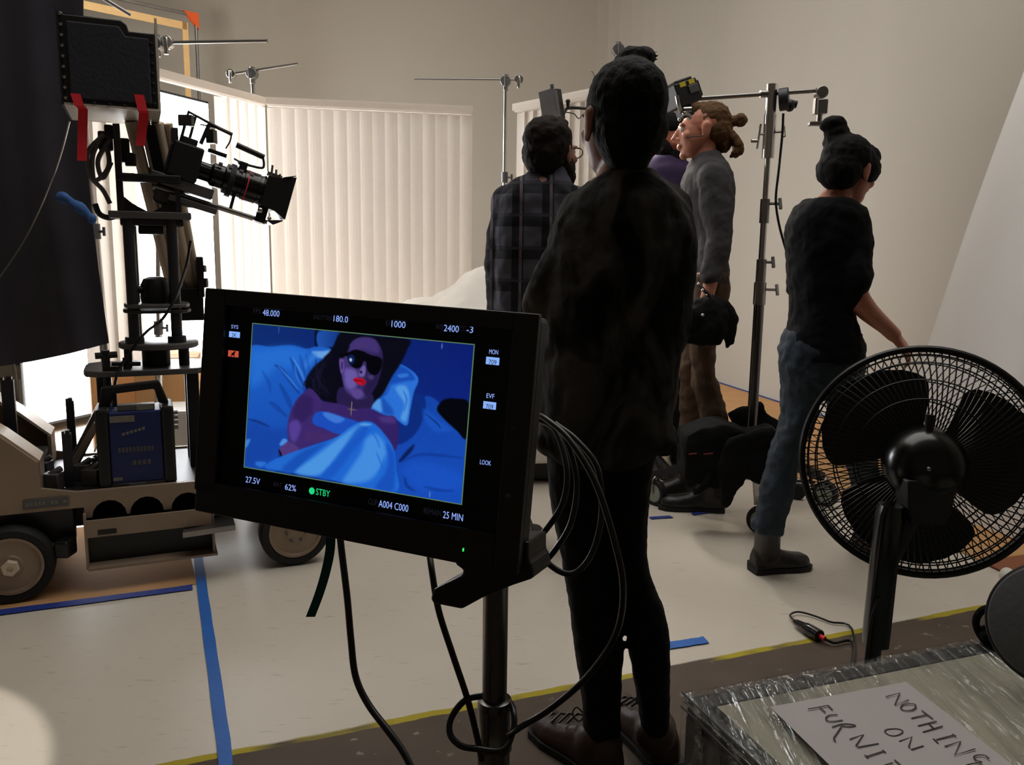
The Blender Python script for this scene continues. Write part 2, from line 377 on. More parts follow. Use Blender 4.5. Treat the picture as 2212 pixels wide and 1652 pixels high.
def film_mat():
    m = bpy.data.materials.new('clear_stretch_film'); m.use_nodes = True; nt = m.node_tree; N = nt.nodes; L = nt.links
    N.remove(N['Principled BSDF']); tr = N.new('ShaderNodeBsdfTransparent'); gl = N.new('ShaderNodeBsdfGlossy'); gl.inputs['Roughness'].default_value = .12
    tc = N.new('ShaderNodeTexCoord'); mp = N.new('ShaderNodeMapping'); mp.inputs['Rotation'].default_value = (0, 0, math.radians(20)); mp.inputs['Scale'].default_value = (70, 7, 12)
    L.new(tc.outputs['Object'], mp.inputs[0]); n = N.new('ShaderNodeTexNoise'); n.inputs['Scale'].default_value = 1; n.inputs['Detail'].default_value = 5; n.inputs['Distortion'].default_value = .6; L.new(mp.outputs[0], n.inputs['Vector'])
    bp = N.new('ShaderNodeBump'); bp.inputs['Strength'].default_value = .9; bp.inputs['Distance'].default_value = .02; L.new(n.outputs[0], bp.inputs['Height']); L.new(bp.outputs[0], gl.inputs['Normal'])
    df = N.new('ShaderNodeBsdfDiffuse'); df.inputs[0].default_value = (.36, .38, .37, 1); L.new(bp.outputs[0], df.inputs['Normal'])
    a1 = N.new('ShaderNodeMixShader'); a1.inputs[0].default_value = .55; L.new(df.outputs[0], a1.inputs[1]); L.new(gl.outputs[0], a1.inputs[2])
    r = N.new('ShaderNodeMapRange'); r.inputs[1].default_value = .45; r.inputs[2].default_value = .7; r.inputs[3].default_value = .1; r.inputs[4].default_value = .5; L.new(n.outputs[0], r.inputs[0])
    x = N.new('ShaderNodeMixShader'); L.new(r.outputs[0], x.inputs[0]); L.new(tr.outputs[0], x.inputs[1]); L.new(a1.outputs[0], x.inputs[2]); L.new(x.outputs[0], N['Material Output'].inputs[0])
    return m
M['film'] = film_mat()

def veil_mat():
    m = bpy.data.materials.new('thin_diffusion_gauze'); m.use_nodes = True; nt = m.node_tree; N = nt.nodes; L = nt.links
    N.remove(N['Principled BSDF']); tr = N.new('ShaderNodeBsdfTransparent'); t = N.new('ShaderNodeBsdfTranslucent'); t.inputs[0].default_value = (.85, .8, .74, 1)
    n = N.new('ShaderNodeTexNoise'); n.inputs['Scale'].default_value = 40; r = N.new('ShaderNodeMapRange'); r.inputs[3].default_value = .2; r.inputs[4].default_value = .3; L.new(n.outputs[0], r.inputs[0])
    x = N.new('ShaderNodeMixShader'); L.new(r.outputs[0], x.inputs[0]); L.new(tr.outputs[0], x.inputs[1]); L.new(t.outputs[0], x.inputs[2]); L.new(x.outputs[0], N['Material Output'].inputs[0])
    return m
M['veil'] = veil_mat()

# ================================================================== SETTING
yl1, yl2 = G(430, 1635), G(1850, 1360)
ey = (yl2 - yl1).normalized(); en = V(-ey.y, ey.x, 0)
M['floor'] = floor_mat(yl1, tuple(en))
f = MB().fbox(lambda a, b, c: V(a, b, c), -6.5, 7.0, -3.2, 10.5, -.1, 0)
me = f.mesh('floor'); fo = solo('floor', None, M['floor'], kind='structure', mesh=me)
# right studio wall runs along rw, back wall is square to it, joined by a rounded cove
RWALL = V(1.997, 7.825, 0); rw = V(.2443, -.9697, 0).normalized(); bw = V(-rw.y, rw.x, 0) * -1     # bw points left along the back wall
CORN = V(1.68, 9.08, 0); RAD = .9
arc = []
for i in range(13):
    t = PI / 2 * i / 12
    arc.append(CORN + rw * RAD * (1 - math.sin(t)) + bw * RAD * (1 - math.cos(t)))
def wall(name, pts, h=4.6):
    nrm = []
    o = MB(); n = len(pts)
    for i in range(n):
        a = pts[max(i - 1, 0)]; b = pts[min(i + 1, n - 1)]; t = (b - a).normalized(); nrm.append(V(t.y, -t.x, 0) * .12)
    rings = [[pts[i], pts[i] + V(0, 0, h), pts[i] + nrm[i] + V(0, 0, h), pts[i] + nrm[i]] for i in range(n)]
    o.loft(rings, True, False); return solo(name, o, M['wall'], kind='structure')
end_r = CORN + rw * 12.2; end_b = CORN + bw * 8.0
wall('wall_right', [end_r, CORN + rw * RAD])
wall('wall_back', list(arc) + [end_b])
lf = V(end_b.x, -3.0, 0)
wall('wall_left', [end_b, lf]); wall('wall_front', [lf, V(end_r.x, -3.0, 0)])
solo('ceiling', MB().fbox(lambda a, b, c: V(a, b, c), -6.6, 6.0, -3.2, 10.5, 4.6, 4.7), M['ceil'], kind='structure')

# ---------------------------------------------------------------- blinds of the bay set
def blinds(name, label, p0, p1, ztop, zbot, gaps=(), turn=24, gap_turn=None, pitch=.079):
    d = (p1 - p0); Ln = d.length; d.normalize(); nrm = V(d.y, -d.x, 0)
    mid = (p0 + p1) / 2; t = thing(name, label, 'blinds', (mid.x, mid.y, 0), 'vertical blinds of the bedroom set')
    fr = lambda a, b, c: p0 + d * a + nrm * b + V(0, 0, c)
    part('headrail', MB().fbox(fr, 0, Ln, -.022, .022, ztop - .045, ztop), M['slat'], t, .004)
    part('valance', MB().fbox(fr, -.005, Ln + .005, .024, .032, ztop - .035, ztop + .006), M['slat'], t)
    n = int(Ln / pitch); src = None
    for i in range(n):
        a = (i + .5) * Ln / n
        if any(g0 < a < g1 for g0, g1 in gaps): continue
        ang = math.radians(turn + random.uniform(-5, 5)); e = d * math.cos(ang) + nrm * math.sin(ang); q = V(-e.y, e.x, 0)
        s = MB(); prof = [-1, -.6, -.2, .2, .6, 1]
        ring = [e * (.0445 * k) + q * (.006 * (1 - k * k)) for k in prof] + [e * (.0445 * k) + q * (.006 * (1 - k * k) + .0012) for k in reversed(prof)]
        c = fr(a, 0, 0)
        s.loft([[c + r + V(0, 0, zbot) for r in ring], [c + r + V(0, 0, ztop - .05) for r in ring]], True, False)
        part('slat', s, M['slat'], t)
    return t
ZR = 2.12
pL0, pL1 = V(-1.846, 4.6, 0), V(-1.56, 5.33, 0); dL = (pL1 - pL0).normalized()
blinds('vertical_blinds', 'left set of white vertical blinds with bright gaps, lit from behind', pL0 - dL * .60, pL1, ZR, .60, gaps=((.30, .94),), turn=30)
pB0, pB1 = V(-1.53, 5.33, 0), V(-.283, 5.55, 0)
blinds('vertical_blinds', 'middle set of closed white vertical blinds above the monitor', pB0, pB1, ZR, .1, turn=14)
pR0, pR1 = V(.005, 5.5, 0), V(.70, 4.65, 0)
blinds('vertical_blinds', 'right set of white vertical blinds behind the plaid-shirted person', pR0, pR1, ZR + .01, .1, turn=12)

# ---------------------------------------------------------------- big soft lamp outside the left blinds
ln = V(.94, -.34, 0).normalized(); ld = V(-ln.y, ln.x, 0); lc = V(-2.75, 6.0, 0)
t = thing('softbox_lamp', 'huge glowing white softbox lamp standing behind the left blinds', 'lamp', lc)
fr = lambda a, b, c: lc + ld * a + ln * b + V(0, 0, c)
LW, LZ0, LZ1 = .92, .06, 2.35
part('housing', MB().loft([[fr(-LW, 0, LZ0), fr(LW, 0, LZ0), fr(LW, 0, LZ1), fr(-LW, 0, LZ1)], [fr(-.3, -.5, 1.0), fr(.3, -.5, 1.0), fr(.3, -.5, 1.6), fr(-.3, -.5, 1.6)]], True, False), M['black'], t)
part('diffuser', MB().fbox(fr, -LW + .02, LW - .02, .0, .012, LZ0 + .02, LZ1 - .02), emit('lamp_light', (250, 252, 255), LAMP_STRENGTH), t)
part('stand', MB().cyl(fr(0, -.3, .02), fr(0, -.3, 1.3), .02).cyl(fr(0, -.3, .3), fr(.5, -.5, .01), .014).cyl(fr(0, -.3, .3), fr(-.5, -.5, .01), .014).cyl(fr(0, -.3, .3), fr(0, .25, .01), .014), M['steel'], t)

# ---------------------------------------------------------------- tall diffusion frame with orange tape
fc = A(428, 160, 7.5); fdir = V(-.34, -.94, 0)
fx1 = V(fc.x, fc.y, 0); ztop = A(425, 34, 7.5).z; fx0 = A(245, 30, 7.0); fx0 = V(fx0.x, fx0.y, 0)
fd = (fx0 - fx1).normalized(); fn = V(-fd.y, fd.x, 0); FL = (fx0 - fx1).length + .9
fr = lambda a, b, c: fx1 + fd * a + fn * b + V(0, 0, c)
t = thing('diffusion_frame', 'tall thin metal frame edged with pale orange tape behind the left blinds', 'frame', fr(FL / 2, 0, 0))
part('frame_tube', MB().tube([fr(0, 0, .02), fr(0, 0, ztop)], .014).tube([fr(0, 0, ztop), fr(FL, 0, ztop)], .014).tube([fr(FL, 0, ztop), fr(FL, 0, .02)], .014).tube([fr(0, 0, .3), fr(FL, 0, .3)], .014), M['steel'], t)
part('tape_edge', MB().fbox(fr, .08, FL - .08, -.006, -.002, ztop - .13, ztop - .07), M['paleor'], t)
part('tape_edge', MB().fbox(fr, .07, .12, -.006, -.002, .4, ztop - .07), M['paleor'], t)
part('corner_tape', MB().prism([fr(-.02, -.018, ztop + .02), fr(.11, -.018, ztop + .02), fr(-.02, -.018, ztop - .11)], fn * .036), M['orange'], t, label='bright orange corner tape')

# ---------------------------------------------------------------- black flag on the left
fa, fb = A(-260, 770, 3.62), A(232, 742, 3.78)
ftop = A(246, -60, 3.78).z; fd = V(fb.x - fa.x, fb.y - fa.y, 0); FL = fd.length; fd.normalize(); fnn = V(fd.y, -fd.x, 0)
def flagp(u, v):
    zb = fa.z + (fb.z - fa.z) * u - .05 * math.sin(PI * u) - .05 * (1 - u)
    z = zb + (ftop - zb) * v
    wv = .018 * math.sin(u * 17 + v * 2.2) * (1 - .6 * v) + .01 * math.sin(u * 31 + 3 * v)
    x = V(fa.x, fa.y, 0) + fd * (FL * u + .035 * u * math.sin(v * PI) * -1.0) + fnn * wv; x.z = z; return x
t = thing('black_flag', 'large black cloth flag hanging at the left edge of the picture', 'flag', V((fa.x + fb.x) / 2, (fa.y + fb.y) / 2, fa.z - .1))
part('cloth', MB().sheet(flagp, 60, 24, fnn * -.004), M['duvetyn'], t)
part('top_bar', MB().cyl(V(fa.x, fa.y, ftop) - fnn * .015, V(fb.x, fb.y, ftop) - fnn * .015, .011), M['steel'], t)

# ---------------------------------------------------------------- stands
def knob(mb, c, d, r=.02, l=.05):
    d = Vector(d).normalized(); c = Vector(c); mb.cyl(c, c + d * l, .006, n=8); s = d.cross(V(0, 0, 1)); s = s.normalized() if s.length > .1 else V(1, 0, 0)
    q = d.cross(s); mb.tube([c + d * l - q * r, c + d * l + q * r], .007, 8)
def c_stand(label, foot, ztop, arm=None, legs=True, rp=.0125, group=None, sleeves=(.9, 1.5), knuckle=True, lean=V(0, 0, 0), legyaw=.4):
    foot = Vector(foot); t = thing('c_stand', label, 'stand', foot, group)
    top = foot + V(0, 0, ztop) + lean; ax = lambda z: foot + (top - foot) * (z / ztop)
    part('column', MB().tube([ax(.12), ax(sleeves[0])], rp * 1.5, 14), M['chrome'], t)
    part('riser', MB().tube([ax(sleeves[0]), ax(ztop)], rp, 14), M['chrome'], t)
    for z in sleeves:
        mb = MB().cyl(ax(z - .035), ax(z + .035), rp * 1.9, n=14); knob(mb, ax(z), V(1, -.2, 0)); part('collar', mb, M['dgrey'], t)
    if legs:
        for k in range(3):
            a = legyaw + k * 2 * PI / 3; d = V(math.cos(a), math.sin(a), 0)
            part('leg', MB().tube([ax(.22 + .05 * k), foot + d * .12 + V(0, 0, .20 + .05 * k), foot + d * .34 + V(0, 0, .04), foot + d * .46 + V(0, 0, .012)], .0115, 10), M['chrome'], t)
    if knuckle:
        part('grip_head', MB().cyl(top + V(0, -.03, -.0), top + V(0, .03, 0), .034, n=18).cyl(top - V(0, 0, .06), top + V(0, 0, .045), .017, n=14), M['steel'], t, .002)
        mb = MB(); knob(mb, top + V(0, -.03, 0), V(0, -1, -.2), .03, .045); part('tee_handle', mb, M['dgrey'], t)
    if arm:
        a, b = arm; part('arm', MB().tube([a, b], .0085, 10), M['steel'], t)
        e = b if (b - top).length < (a - top).length else a
        part('arm_head', MB().cyl(e - V(0, .02, 0), e + V(0, .02, 0), .03, n=16).cyl(e + V(0, -.02, -.06), e + V(0, -.02, .02), .012, n=10), M['chrome'], t, .002)
    return t
p = A(1092, 176, 5.75); c_stand('chrome light stand with thin sideways arm between middle and right blinds', (p.x, p.y, 0), p.z, (A(895, 170, 5.7), A(1121, 172, 5.78)), sleeves=(.8, A(1090, 383, 5.75).z))
p = A(545, 160, 5.62); c_stand('small stand poking up over the corner of left and middle blinds', (p.x, p.y, 0), p.z, (A(643, 138, 5.6), A(500, 160, 5.65)), sleeves=(.8, 1.6))
p = A(338, 95, 4.3); c_stand('stand with long thin rod behind the studded metal box', (p.x - .1, p.y, 0), p.z, (A(577, 88, 4.25), A(362, 92, 4.3)), sleeves=(.8, 1.5), lean=V(.1, 0, 0), legyaw=1.2)
fp = A(240, 780, 4.15); tp = A(190, -40, 4.15)
c_stand('silver stand holding the black flag at its right edge', (A(250, 1000, 3.9).x, 3.9, 0), 2.4, (A(180, -30, 3.84), A(282, 32, 3.95)), sleeves=(A(218, 500, 3.9).z, 1.9), lean=V(-.06, 0, 0), rp=.014)
p = A(1335, 108, 5.0); c_stand('stand whose chrome head shows above the bun of the nearest person', (p.x, p.y, 0), p.z, None, sleeves=(.8, 1.5))

# ---------------------------------------------------------------- bed
bc = V(-.45, 4.75, 0); bd = (pB1 - pB0).normalized(); bn = V(-bd.y, bd.x, 0)
fr = lambda a, b, c: bc + bd * a + bn * b + V(0, 0, c)
t = thing('bed', 'bed with raised base standing between the blinds, mostly hidden by the monitor', 'bed', bc)
part('base', MB().fbox(fr, -.95, .75, -.62, .6, .12, .62), M['white'], t, .02)
for sx in (-.85, .65):
    for sy in (-.52, .5): part('leg', MB().fbox(fr, sx - .04, sx + .04, sy - .04, sy + .04, 0, .12), M['dframe'], t)
part('mattress', MB().fbox(fr, -.92, .70, -.56, .55, .62, .79), M['linen'], t, .04)
def duv(u, v):
    a = -1.0 + 1.8 * u; b = -.68 + 1.34 * v
    z = .86 + .025 * math.sin(a * 9 + b * 3) + .02 * math.sin(b * 14 - a * 4) + .03 * noise.noise(V(a * 4, b * 4, 1)) + .022 * abs(noise.noise(V(a * 9, b * 6, 4))) + .012 * abs(noise.noise(V(a * 20, b * 12, 9)))
    z += .21 * math.exp(-((a - .30) / .17) ** 2 - ((b + .05) / .36) ** 2) + .10 * math.exp(-((a - .12) / .2) ** 2 - ((b + .1) / .3) ** 2)
    z += .05 * math.exp(-((a + .2) / .12) ** 2 - ((b + .2) / .3) ** 2)
    ed = max(0, abs(b + .01) - .58) * 3.0 + max(0, abs(a + .1) - .86) * 3
    return fr(a, b, z - ed)
d = solo('duvet', MB().sheet(duv, 90, 60, V(0, 0, -.025)), M['linen'], 'crumpled white duvet with a raised hump, seen over the monitor', 'duvet')

# cases and boxes standing beyond the dolly
p = A(1168, 1050, 4.3); c0 = V(p.x, p.y, 0)
t = thing('equipment_case', 'black equipment case on the floor seen between monitor and nearest person', 'case', c0)
part('shell', MB().box(c0 + V(-.1, .2, .13), (.44, .34, .26)), M['black'], t, .015)
part('lid', MB().box(c0 + V(-.1, .2, .31), (.45, .35, .1)), M['black'], t, .015)
part('latch', MB().box(c0 + V(-.05, .02, .25), (.05, .012, .06)), M['steel'], t)
def carton(name, label, px, Y, size, m, rot=.3, z=0):
    p = A(*px, Y); R = Matrix.Rotation(rot, 3, 'Z'); t = thing(name, label, 'box', (p.x, p.y, z)); c = V(p.x, p.y, z + size[2] / 2)
    part('body', MB().box(c, size, R), m, t, .004)
    part('flap', MB().box(c + R @ V(0, -size[1] * .25, size[2] / 2 + .004), (size[0], size[1] * .48, .006), R), m, t)
    part('flap', MB().box(c + R @ V(0, size[1] * .25, size[2] / 2 + .004), (size[0], size[1] * .48, .006), R), m, t)
    return t
carton('cardboard_box', 'brown cardboard box beyond the dolly beside the white carton', (370, 900), 4.55, (.32, .3, .62), M['card'])
carton('cardboard_box', 'flat tan cardboard box seen through the handle of the blue battery', (300, 900), 4.9, (.5, .34, .6), M['card'], .5)
carton('white_carton', 'low white carton next to the blue battery', (405, 920), 4.1, (.34, .28, .42), M['white'], .2)

# ================================================================== CAMERA DOLLY
DO = G(30, 1295); _w2 = G(637, 1213); DU = (_w2 - DO).normalized(); DV = V(-DU.y, DU.x, 0)
def dp(a, b, c): return DO + DU * a + DV * b + V(0, 0, c)          # along the dolly, away from us, up
def dq(x, y, b):                                                     # measurement on the dolly's lengthwise plane at depth b
    P = PLN(x, y, DO + DV * b, DV); q = P - DO; return q.dot(DU), P.z
ROOT = dp(.5, .3, 0)
dolly = thing('camera_dolly', 'low wheeled tan camera dolly with open black tray, at left under the crane column', 'dolly', ROOT)
WB = (_w2 - DO).length; WR = .134
for k, (a, b, hexnut) in enumerate(((0.005, -.01, True), (WB, -.01, False), (0.005, .64, False), (WB, .64, False))):
    c = dp(a, b, WR)
    tyre = part('tyre', MB().lathe(c, DV, [(WR - .03, -.035), (WR - .008, -.037), (WR, -.02), (WR, .02), (WR - .008, .037), (WR - .03, .035)], 40, True), M['rubber'], dolly)
    part('hub', MB().lathe(c, -DV, [(.0, .032), (.035, .034), (.04, .028), (.085, .026), (.092, .034), (.101, .034), (.103, -.03), (0, -.03)], 40), M['tan'], tyre)
    if hexnut: part('hex_nut', MB().lathe(c, -DV, [(0.0, .05), (.01, .05), (.012, .056), (.026, .056), (.028, .052), (.028, .03)], 6), M['tanl'], tyre)
    else:
        mb = MB()
        for j in range(6):
            q = 2 * PI * j / 6; mb.cyl(c + (DU * math.cos(q) + V(0, 0, 1) * math.sin(q)) * .035 - DV * .03, c + (DU * math.cos(q) + V(0, 0, 1) * math.sin(q)) * .035 - DV * .042, .006, n=6)
        part('bolts', mb, M['dgrey'], tyre)
for a in (.005, WB): part('axle', MB().cyl(dp(a, .02, WR), dp(a, .62, WR), .025), M['iron'], dolly)
for a0, a1 in ((-.1, .2), (WB - .12, WB + .1)):
    for b0 in (.05, .53): part('axle_yoke', MB().fbox(dp, a0, a1, b0, b0 + .05, .17, .31), M['iron'], dolly, .006)
part('pedal', MB().box(dp(.17, -.01, .17), (.05, .07, .06)), M['black'], dolly, .008)
def side(b0, b1, name):
    pts = [(-.5, .305), (-.5, .70), (-.16, .70), (0, .575), (.102, .478), (.107, .385), (.215, .362), (WB + .12, .361), (WB + .12, .262)]
    for c in (.84, .70, .575, .4375, .315):
        for i in range(9):
            t = PI * i / 8; pts.append((c + .056 * math.cos(t), .265 + .058 * math.sin(t)))
    pts += [(.235, .265), (.235, .305)]
    return part(name, MB().prism([dp(a, b0, z) for a, z in pts], DV * (b1 - b0)), M['tan'], dolly)
side(0, .02, 'side_plate'); side(.60, .62, 'side_plate')
part('deck', MB().fbox(dp, -.45, WB + .12, .02, .6, .335, .355), M['iron'], dolly)
part('chassis_beam', MB().fbox(dp, -.4, WB + .1, .12, .5, .2, .335), M['black'], dolly, .01)
# slanted control housing at the left end
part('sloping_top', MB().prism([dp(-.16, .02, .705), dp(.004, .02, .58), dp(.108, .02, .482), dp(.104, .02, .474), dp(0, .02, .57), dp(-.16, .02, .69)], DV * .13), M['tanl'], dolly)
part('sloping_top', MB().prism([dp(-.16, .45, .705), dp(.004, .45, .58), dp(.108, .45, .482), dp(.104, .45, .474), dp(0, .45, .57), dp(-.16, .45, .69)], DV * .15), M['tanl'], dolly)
part('end_plate', MB().fbox(dp, .095, .107, .02, .16, .36, .478), M['tan'], dolly)
part('end_plate', MB().fbox(dp, .095, .107, .44, .6, .36, .478), M['tan'], dolly)
part('well_floor', MB().fbox(dp, -.4, .095, .15, .45, .42, .44), M['dgrey'], dolly)
part('name_plate', MB().fbox(dp, .05, .19, -.006, 0, .318, .352), M['dgrey'], dolly, .003)
mb = MB()
for i, wd in enumerate((.006, .004, .007, .005, .006, .0, .006, .007, .0, .009)):
    if wd: mb.fbox(dp, .06 + .0125 * i, .06 + .0125 * i + wd + .002, -.0075, -.006, .330, .341)
part('worn_lettering', mb, M['greyp'], dolly)
# tray under the plate
part('tray_front', MB().fbox(dp, .238, .66, -.03, -.02, .2, .262), M['tan'], dolly)
part('tray_end', MB().fbox(dp, .232, .24, -.03, .18, .085, .285), M['tan'], dolly)
part('tray_end', MB().fbox(dp, .655, .663, -.03, .18, .085, .285), M['tan'], dolly)
part('tray_recess', MB().fbox(dp, .24, .655, .02, .18, .09, .25), M['black'], dolly)
part('tray_lip', MB().fbox(dp, .238, .67, -.045, .18, .083, .092), M['tan'], dolly)
part('slot', MB().fbox(dp, .275, .335, -.033, -.03, .208, .226), M['black'], dolly, .003)
a, z = dq(445, 1142, -.06)
part('step_flap', MB().prism([dp(a - .08, -.06, z - .005), dp(a + .1, -.09, z + .012), dp(a + .1, .05, z + .02), dp(a - .06, .05, z + .01)], V(0, 0, -.02)), M['steel'], dolly)
# uprights with notched tops and a diagonal brace
for (px, py0, py1, b, wd) in ((150, 860, 1000, .42, .028), (143, 930, 1055, .12, .03), (15, 815, 920, .3, .04)):
    a, z1 = dq(px, py0, b); z0 = max(.355, dq(px, py1, b)[1]); z0 = .355
    part('upright', MB().fbox(dp, a - wd / 2, a + wd / 2, b - .015, b + .015, z0, z1 - .01).fbox(dp, a - wd / 2, a - wd / 2 + .008, b - .015, b + .015, z1 - .011, z1).fbox(dp, a - .004, a + wd / 2 - .005, b - .015, b + .015, z1 - .011, z1 + .003), M['iron'], dolly)
a0, z0_ = dq(152, 985, .3); a1, z1_ = dq(232, 848, .3)
part('brace', MB().prism([dp(a0 - .03, .28, max(.36, z0_ - .1)), dp(a0 + .012, .28, max(.36, z0_ - .12)), dp(a1 + .02, .28, z1_ - .02), dp(a1 + .01, .28, z1_ + .05)], DV * .04), M['dgrey'], dolly)
part('brace', MB().prism([dp(a0 + .0, .25, z0_ - .02), dp(a0 + .02, .25, z0_ - .03), dp(a1 + .03, .25, z1_), dp(a1 + .014, .25, z1_ + .012)], DV * .03), M['tan'], dolly)
# scattered clamps on the deck
for (px, py, b) in ((115, 1040, .1), (200, 1040, .12), (180, 1030, .2), (95, 1035, .3), (210, 1000, .3)):
    a, _ = dq(px, py, b); part('deck_clamp', MB().box(dp(a, b, .385), (.06, .05, .06)).cyl(dp(a - .02, b, .40), dp(a + .03, b, .43), .012, n=8), M['dgrey'], dolly, .004)
mb = MB(); a, _ = dq(195, 1022, .15); mb.tube([dp(a - .01, .12, .40), dp(a + .03, .12, .425)], .008, 8); part('bright_lever', mb, M['chrome'], dolly)

# ---- column on the deck
B = .35
crane = thing('camera_crane', 'dark column of plates and black rods rising from the dolly, carrying a tan arm', 'camera support', dp(.5, B, .355))
a0, zz = .26, .745
def plate(a, b, z, ra, rb, th, n=4, m='dgrey'):
    ring = []
    for i in range(28):
        t = 2 * PI * i / 28; c, s = math.cos(t), math.sin(t); k = (abs(c) ** n + abs(s) ** n) ** (-1 / n); ring.append((a + ra * k * c, b + rb * k * s))
    return MB().loft([[dp(x, y, z) for x, y in ring], [dp(x, y, z + th) for x, y in ring]], True, False)
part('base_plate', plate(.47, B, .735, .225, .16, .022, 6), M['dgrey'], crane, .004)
for aa in (.31, .625):
    part('support_post', MB().fbox(dp, aa - .022, aa + .022, B - .11, B - .06, .355, .735), M['black'], crane, .004)
    part('support_post', MB().fbox(dp, aa - .022, aa + .022, B + .06, B + .11, .355, .735), M['black'], crane, .004)
mb = MB(); a, z = dq(228, 768, B - .13); mb.cyl(dp(a, B - .13, .7), dp(a, B - .13, z + .02), .014).tube([dp(a - .035, B - .13, z), dp(a + .04, B - .13, z + .003)], .012, 8).box(dp(a + .02, B - .13, z - .05), (.06, .03, .02))
part('clamp_handle', mb, M['black'], crane)
part('hub_block', MB().cyl(dp(.50, B, .757), dp(.50, B, .826), .052, n=24).cyl(dp(.40, B - .05, .757), dp(.40, B - .05, .826), .014).cyl(dp(.60, B - .05, .757), dp(.60, B - .05, .826), .02), M['black'], crane, .003)
mb = MB(); a, z = dq(273, 790, B - .1); mb.cyl(dp(a, B - .1, .757), dp(a, B - .1, .8), .012).tube([dp(a - .05, B - .1, .778), dp(a + .05, B - .1, .774)], .008, 8); part('tee_screw', mb, M['black'], crane)
part('round_plate', MB().lathe(dp(.513, B, .826), V(0, 0, 1), [(.0, 0), (.14, 0), (.146, .004), (.146, .02), (.14, .024), (0, .024)], 48), M['dgrey'], crane)
for aa in (.427, .577):
    for bb in (B - .07, B + .07):
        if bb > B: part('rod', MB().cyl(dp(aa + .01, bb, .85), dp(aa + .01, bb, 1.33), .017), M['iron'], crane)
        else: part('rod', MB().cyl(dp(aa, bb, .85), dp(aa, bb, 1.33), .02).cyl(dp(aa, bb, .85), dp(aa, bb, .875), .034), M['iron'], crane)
part('middle_plate', plate(.513, B, .985, .118, .12, .014, 3), M['dgrey'], crane, .003)
part('middle_plate', plate(.513, B, .965, .122, .12, .012, 3), M['black'], crane, .003)
a, z = dq(338, 640, B); part('motor', MB().lathe(dp(a, B, 1.0), V(0, 0, 1), [(0, 0), (.055, 0), (.058, .02), (.055, .07), (.045, .092), (.025, .1), (0, .1)], 20), M['black'], crane)
part('motor_knob', MB().cyl(dp(a - .05, B - .02, 1.05), dp(a - .075, B - .02, 1.055), .014).cyl(dp(a + .055, B - .02, 1.02), dp(a + .085, B - .02, 1.015), .018), M['black'], crane)
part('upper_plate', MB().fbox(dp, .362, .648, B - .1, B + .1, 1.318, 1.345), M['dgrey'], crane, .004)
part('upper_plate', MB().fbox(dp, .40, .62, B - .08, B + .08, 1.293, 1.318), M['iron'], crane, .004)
part('under_bracket', MB().fbox(dp, .46, .55, B - .05, B + .05, 1.262, 1.293), M['black'], crane, .006)
for s, aa in ((1, .405), (-1, .605)):
    part('yoke_side', MB().fbox(dp, aa - .012, aa + .012, B - .06, B + .03, 1.345, 1.66), M['iron'], crane, .003)
    part('gusset', MB().prism([dp(aa, B - .05, 1.345), dp(aa + s * .095, B - .05, 1.345), dp(aa + s * .04, B - .05, 1.375), dp(aa, B - .05, 1.41)], DV * .04), M['black'], crane)
part('cross_bar', MB().fbox(dp, .395, .618, B - .09, B - .055, 1.452, 1.483), M['black'], crane, .006)
# tan arm: ribbed tubes sloping away behind the rods
def armp(t, k, dz): # t along, k across
    a0_, z0_ = dq(322, 272, .45); a1_, z1_ = dq(402, 640, .68)
    p = dp(a0_, .45, z0_).lerp(dp(a1_, .68, z1_), t); return p + DU * k + V(0, 0, dz)
for k, rr in ((-.055, .024), (-.012, .02), (.03, .024), (.066, .016)):
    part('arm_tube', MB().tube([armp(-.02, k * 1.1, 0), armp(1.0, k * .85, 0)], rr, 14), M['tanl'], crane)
part('arm_strap', MB().prism([armp(.0, -.02, .0) - DV * .03, armp(.0, .02, 0) - DV * .03, armp(.52, .02, 0) - DV * .03, armp(.52, -.02, 0) - DV * .03], DV * -.006), M['black'], crane)
a, z = dq(408, 640, .66)
part('arm_end_box', MB().fbox(dp, a - .05, a + .055, .6, .72, z - .1, z + .04), M['black'], crane, .006)
part('arm_end_bracket', MB().fbox(dp, a + .035, a + .06, .58, .7, z + .0, z + .17).box(dp(a + .055, .6, z + .12), (.03, .03, .03)).box(dp(a + .06, .6, z + .06), (.03, .03, .04)), M['black'], crane, .004)
mb = MB(); mb.tube(cr([dp(*(lambda q: (q[0], bb, q[1]))(dq(px, py, bb))) for px, py, bb in ((412, 520, .3), (402, 575, .28), (380, 640, .2), (350, 690, .18), (318, 715, .2), (290, 748, .2), (262, 790, .18), (248, 830, .15), (246, 880, .2))], 5), .0055, 6)
part('hanging_cable', mb, M['cable'], crane)
mb = MB()
for pts in (((215, 300), (200, 340), (205, 390), (235, 360), (230, 310)), ((225, 290), (190, 330), (196, 380), (222, 410), (238, 440)), ((240, 300), (212, 345), (222, 385), (240, 350))):
    mb.tube(cr([dp(*(lambda q: (q[0], .33, q[1]))(dq(px, py, .33))) for px, py in pts], 6), .009, 6)
part('cable_coil', mb, M['dgrey'], crane)
mb = MB(); 
for (px, py, wx, wz, b) in ((228, 305, .05, .07, .36), (265, 325, .05, .09, .42), (282, 345, .04, .05, .4), (235, 285, .03, .05, .34), (330, 290, .06, .05, .5)):
    a, z = dq(px, py, b); mb.fbox(dp, a - wx / 2, a + wx / 2, b - .02, b + .02, z - wz / 2, z + wz / 2)
part('bracket_blocks', mb, M['black'], crane, .006)
part('side_clamp', MB().tube(cr([dp(*(lambda q: (q[0], .33, q[1]))(dq(px, py, .33))) for px, py in ((205, 440), (215, 462), (235, 470), (255, 465))], 5), .011, 8), M['black'], crane)

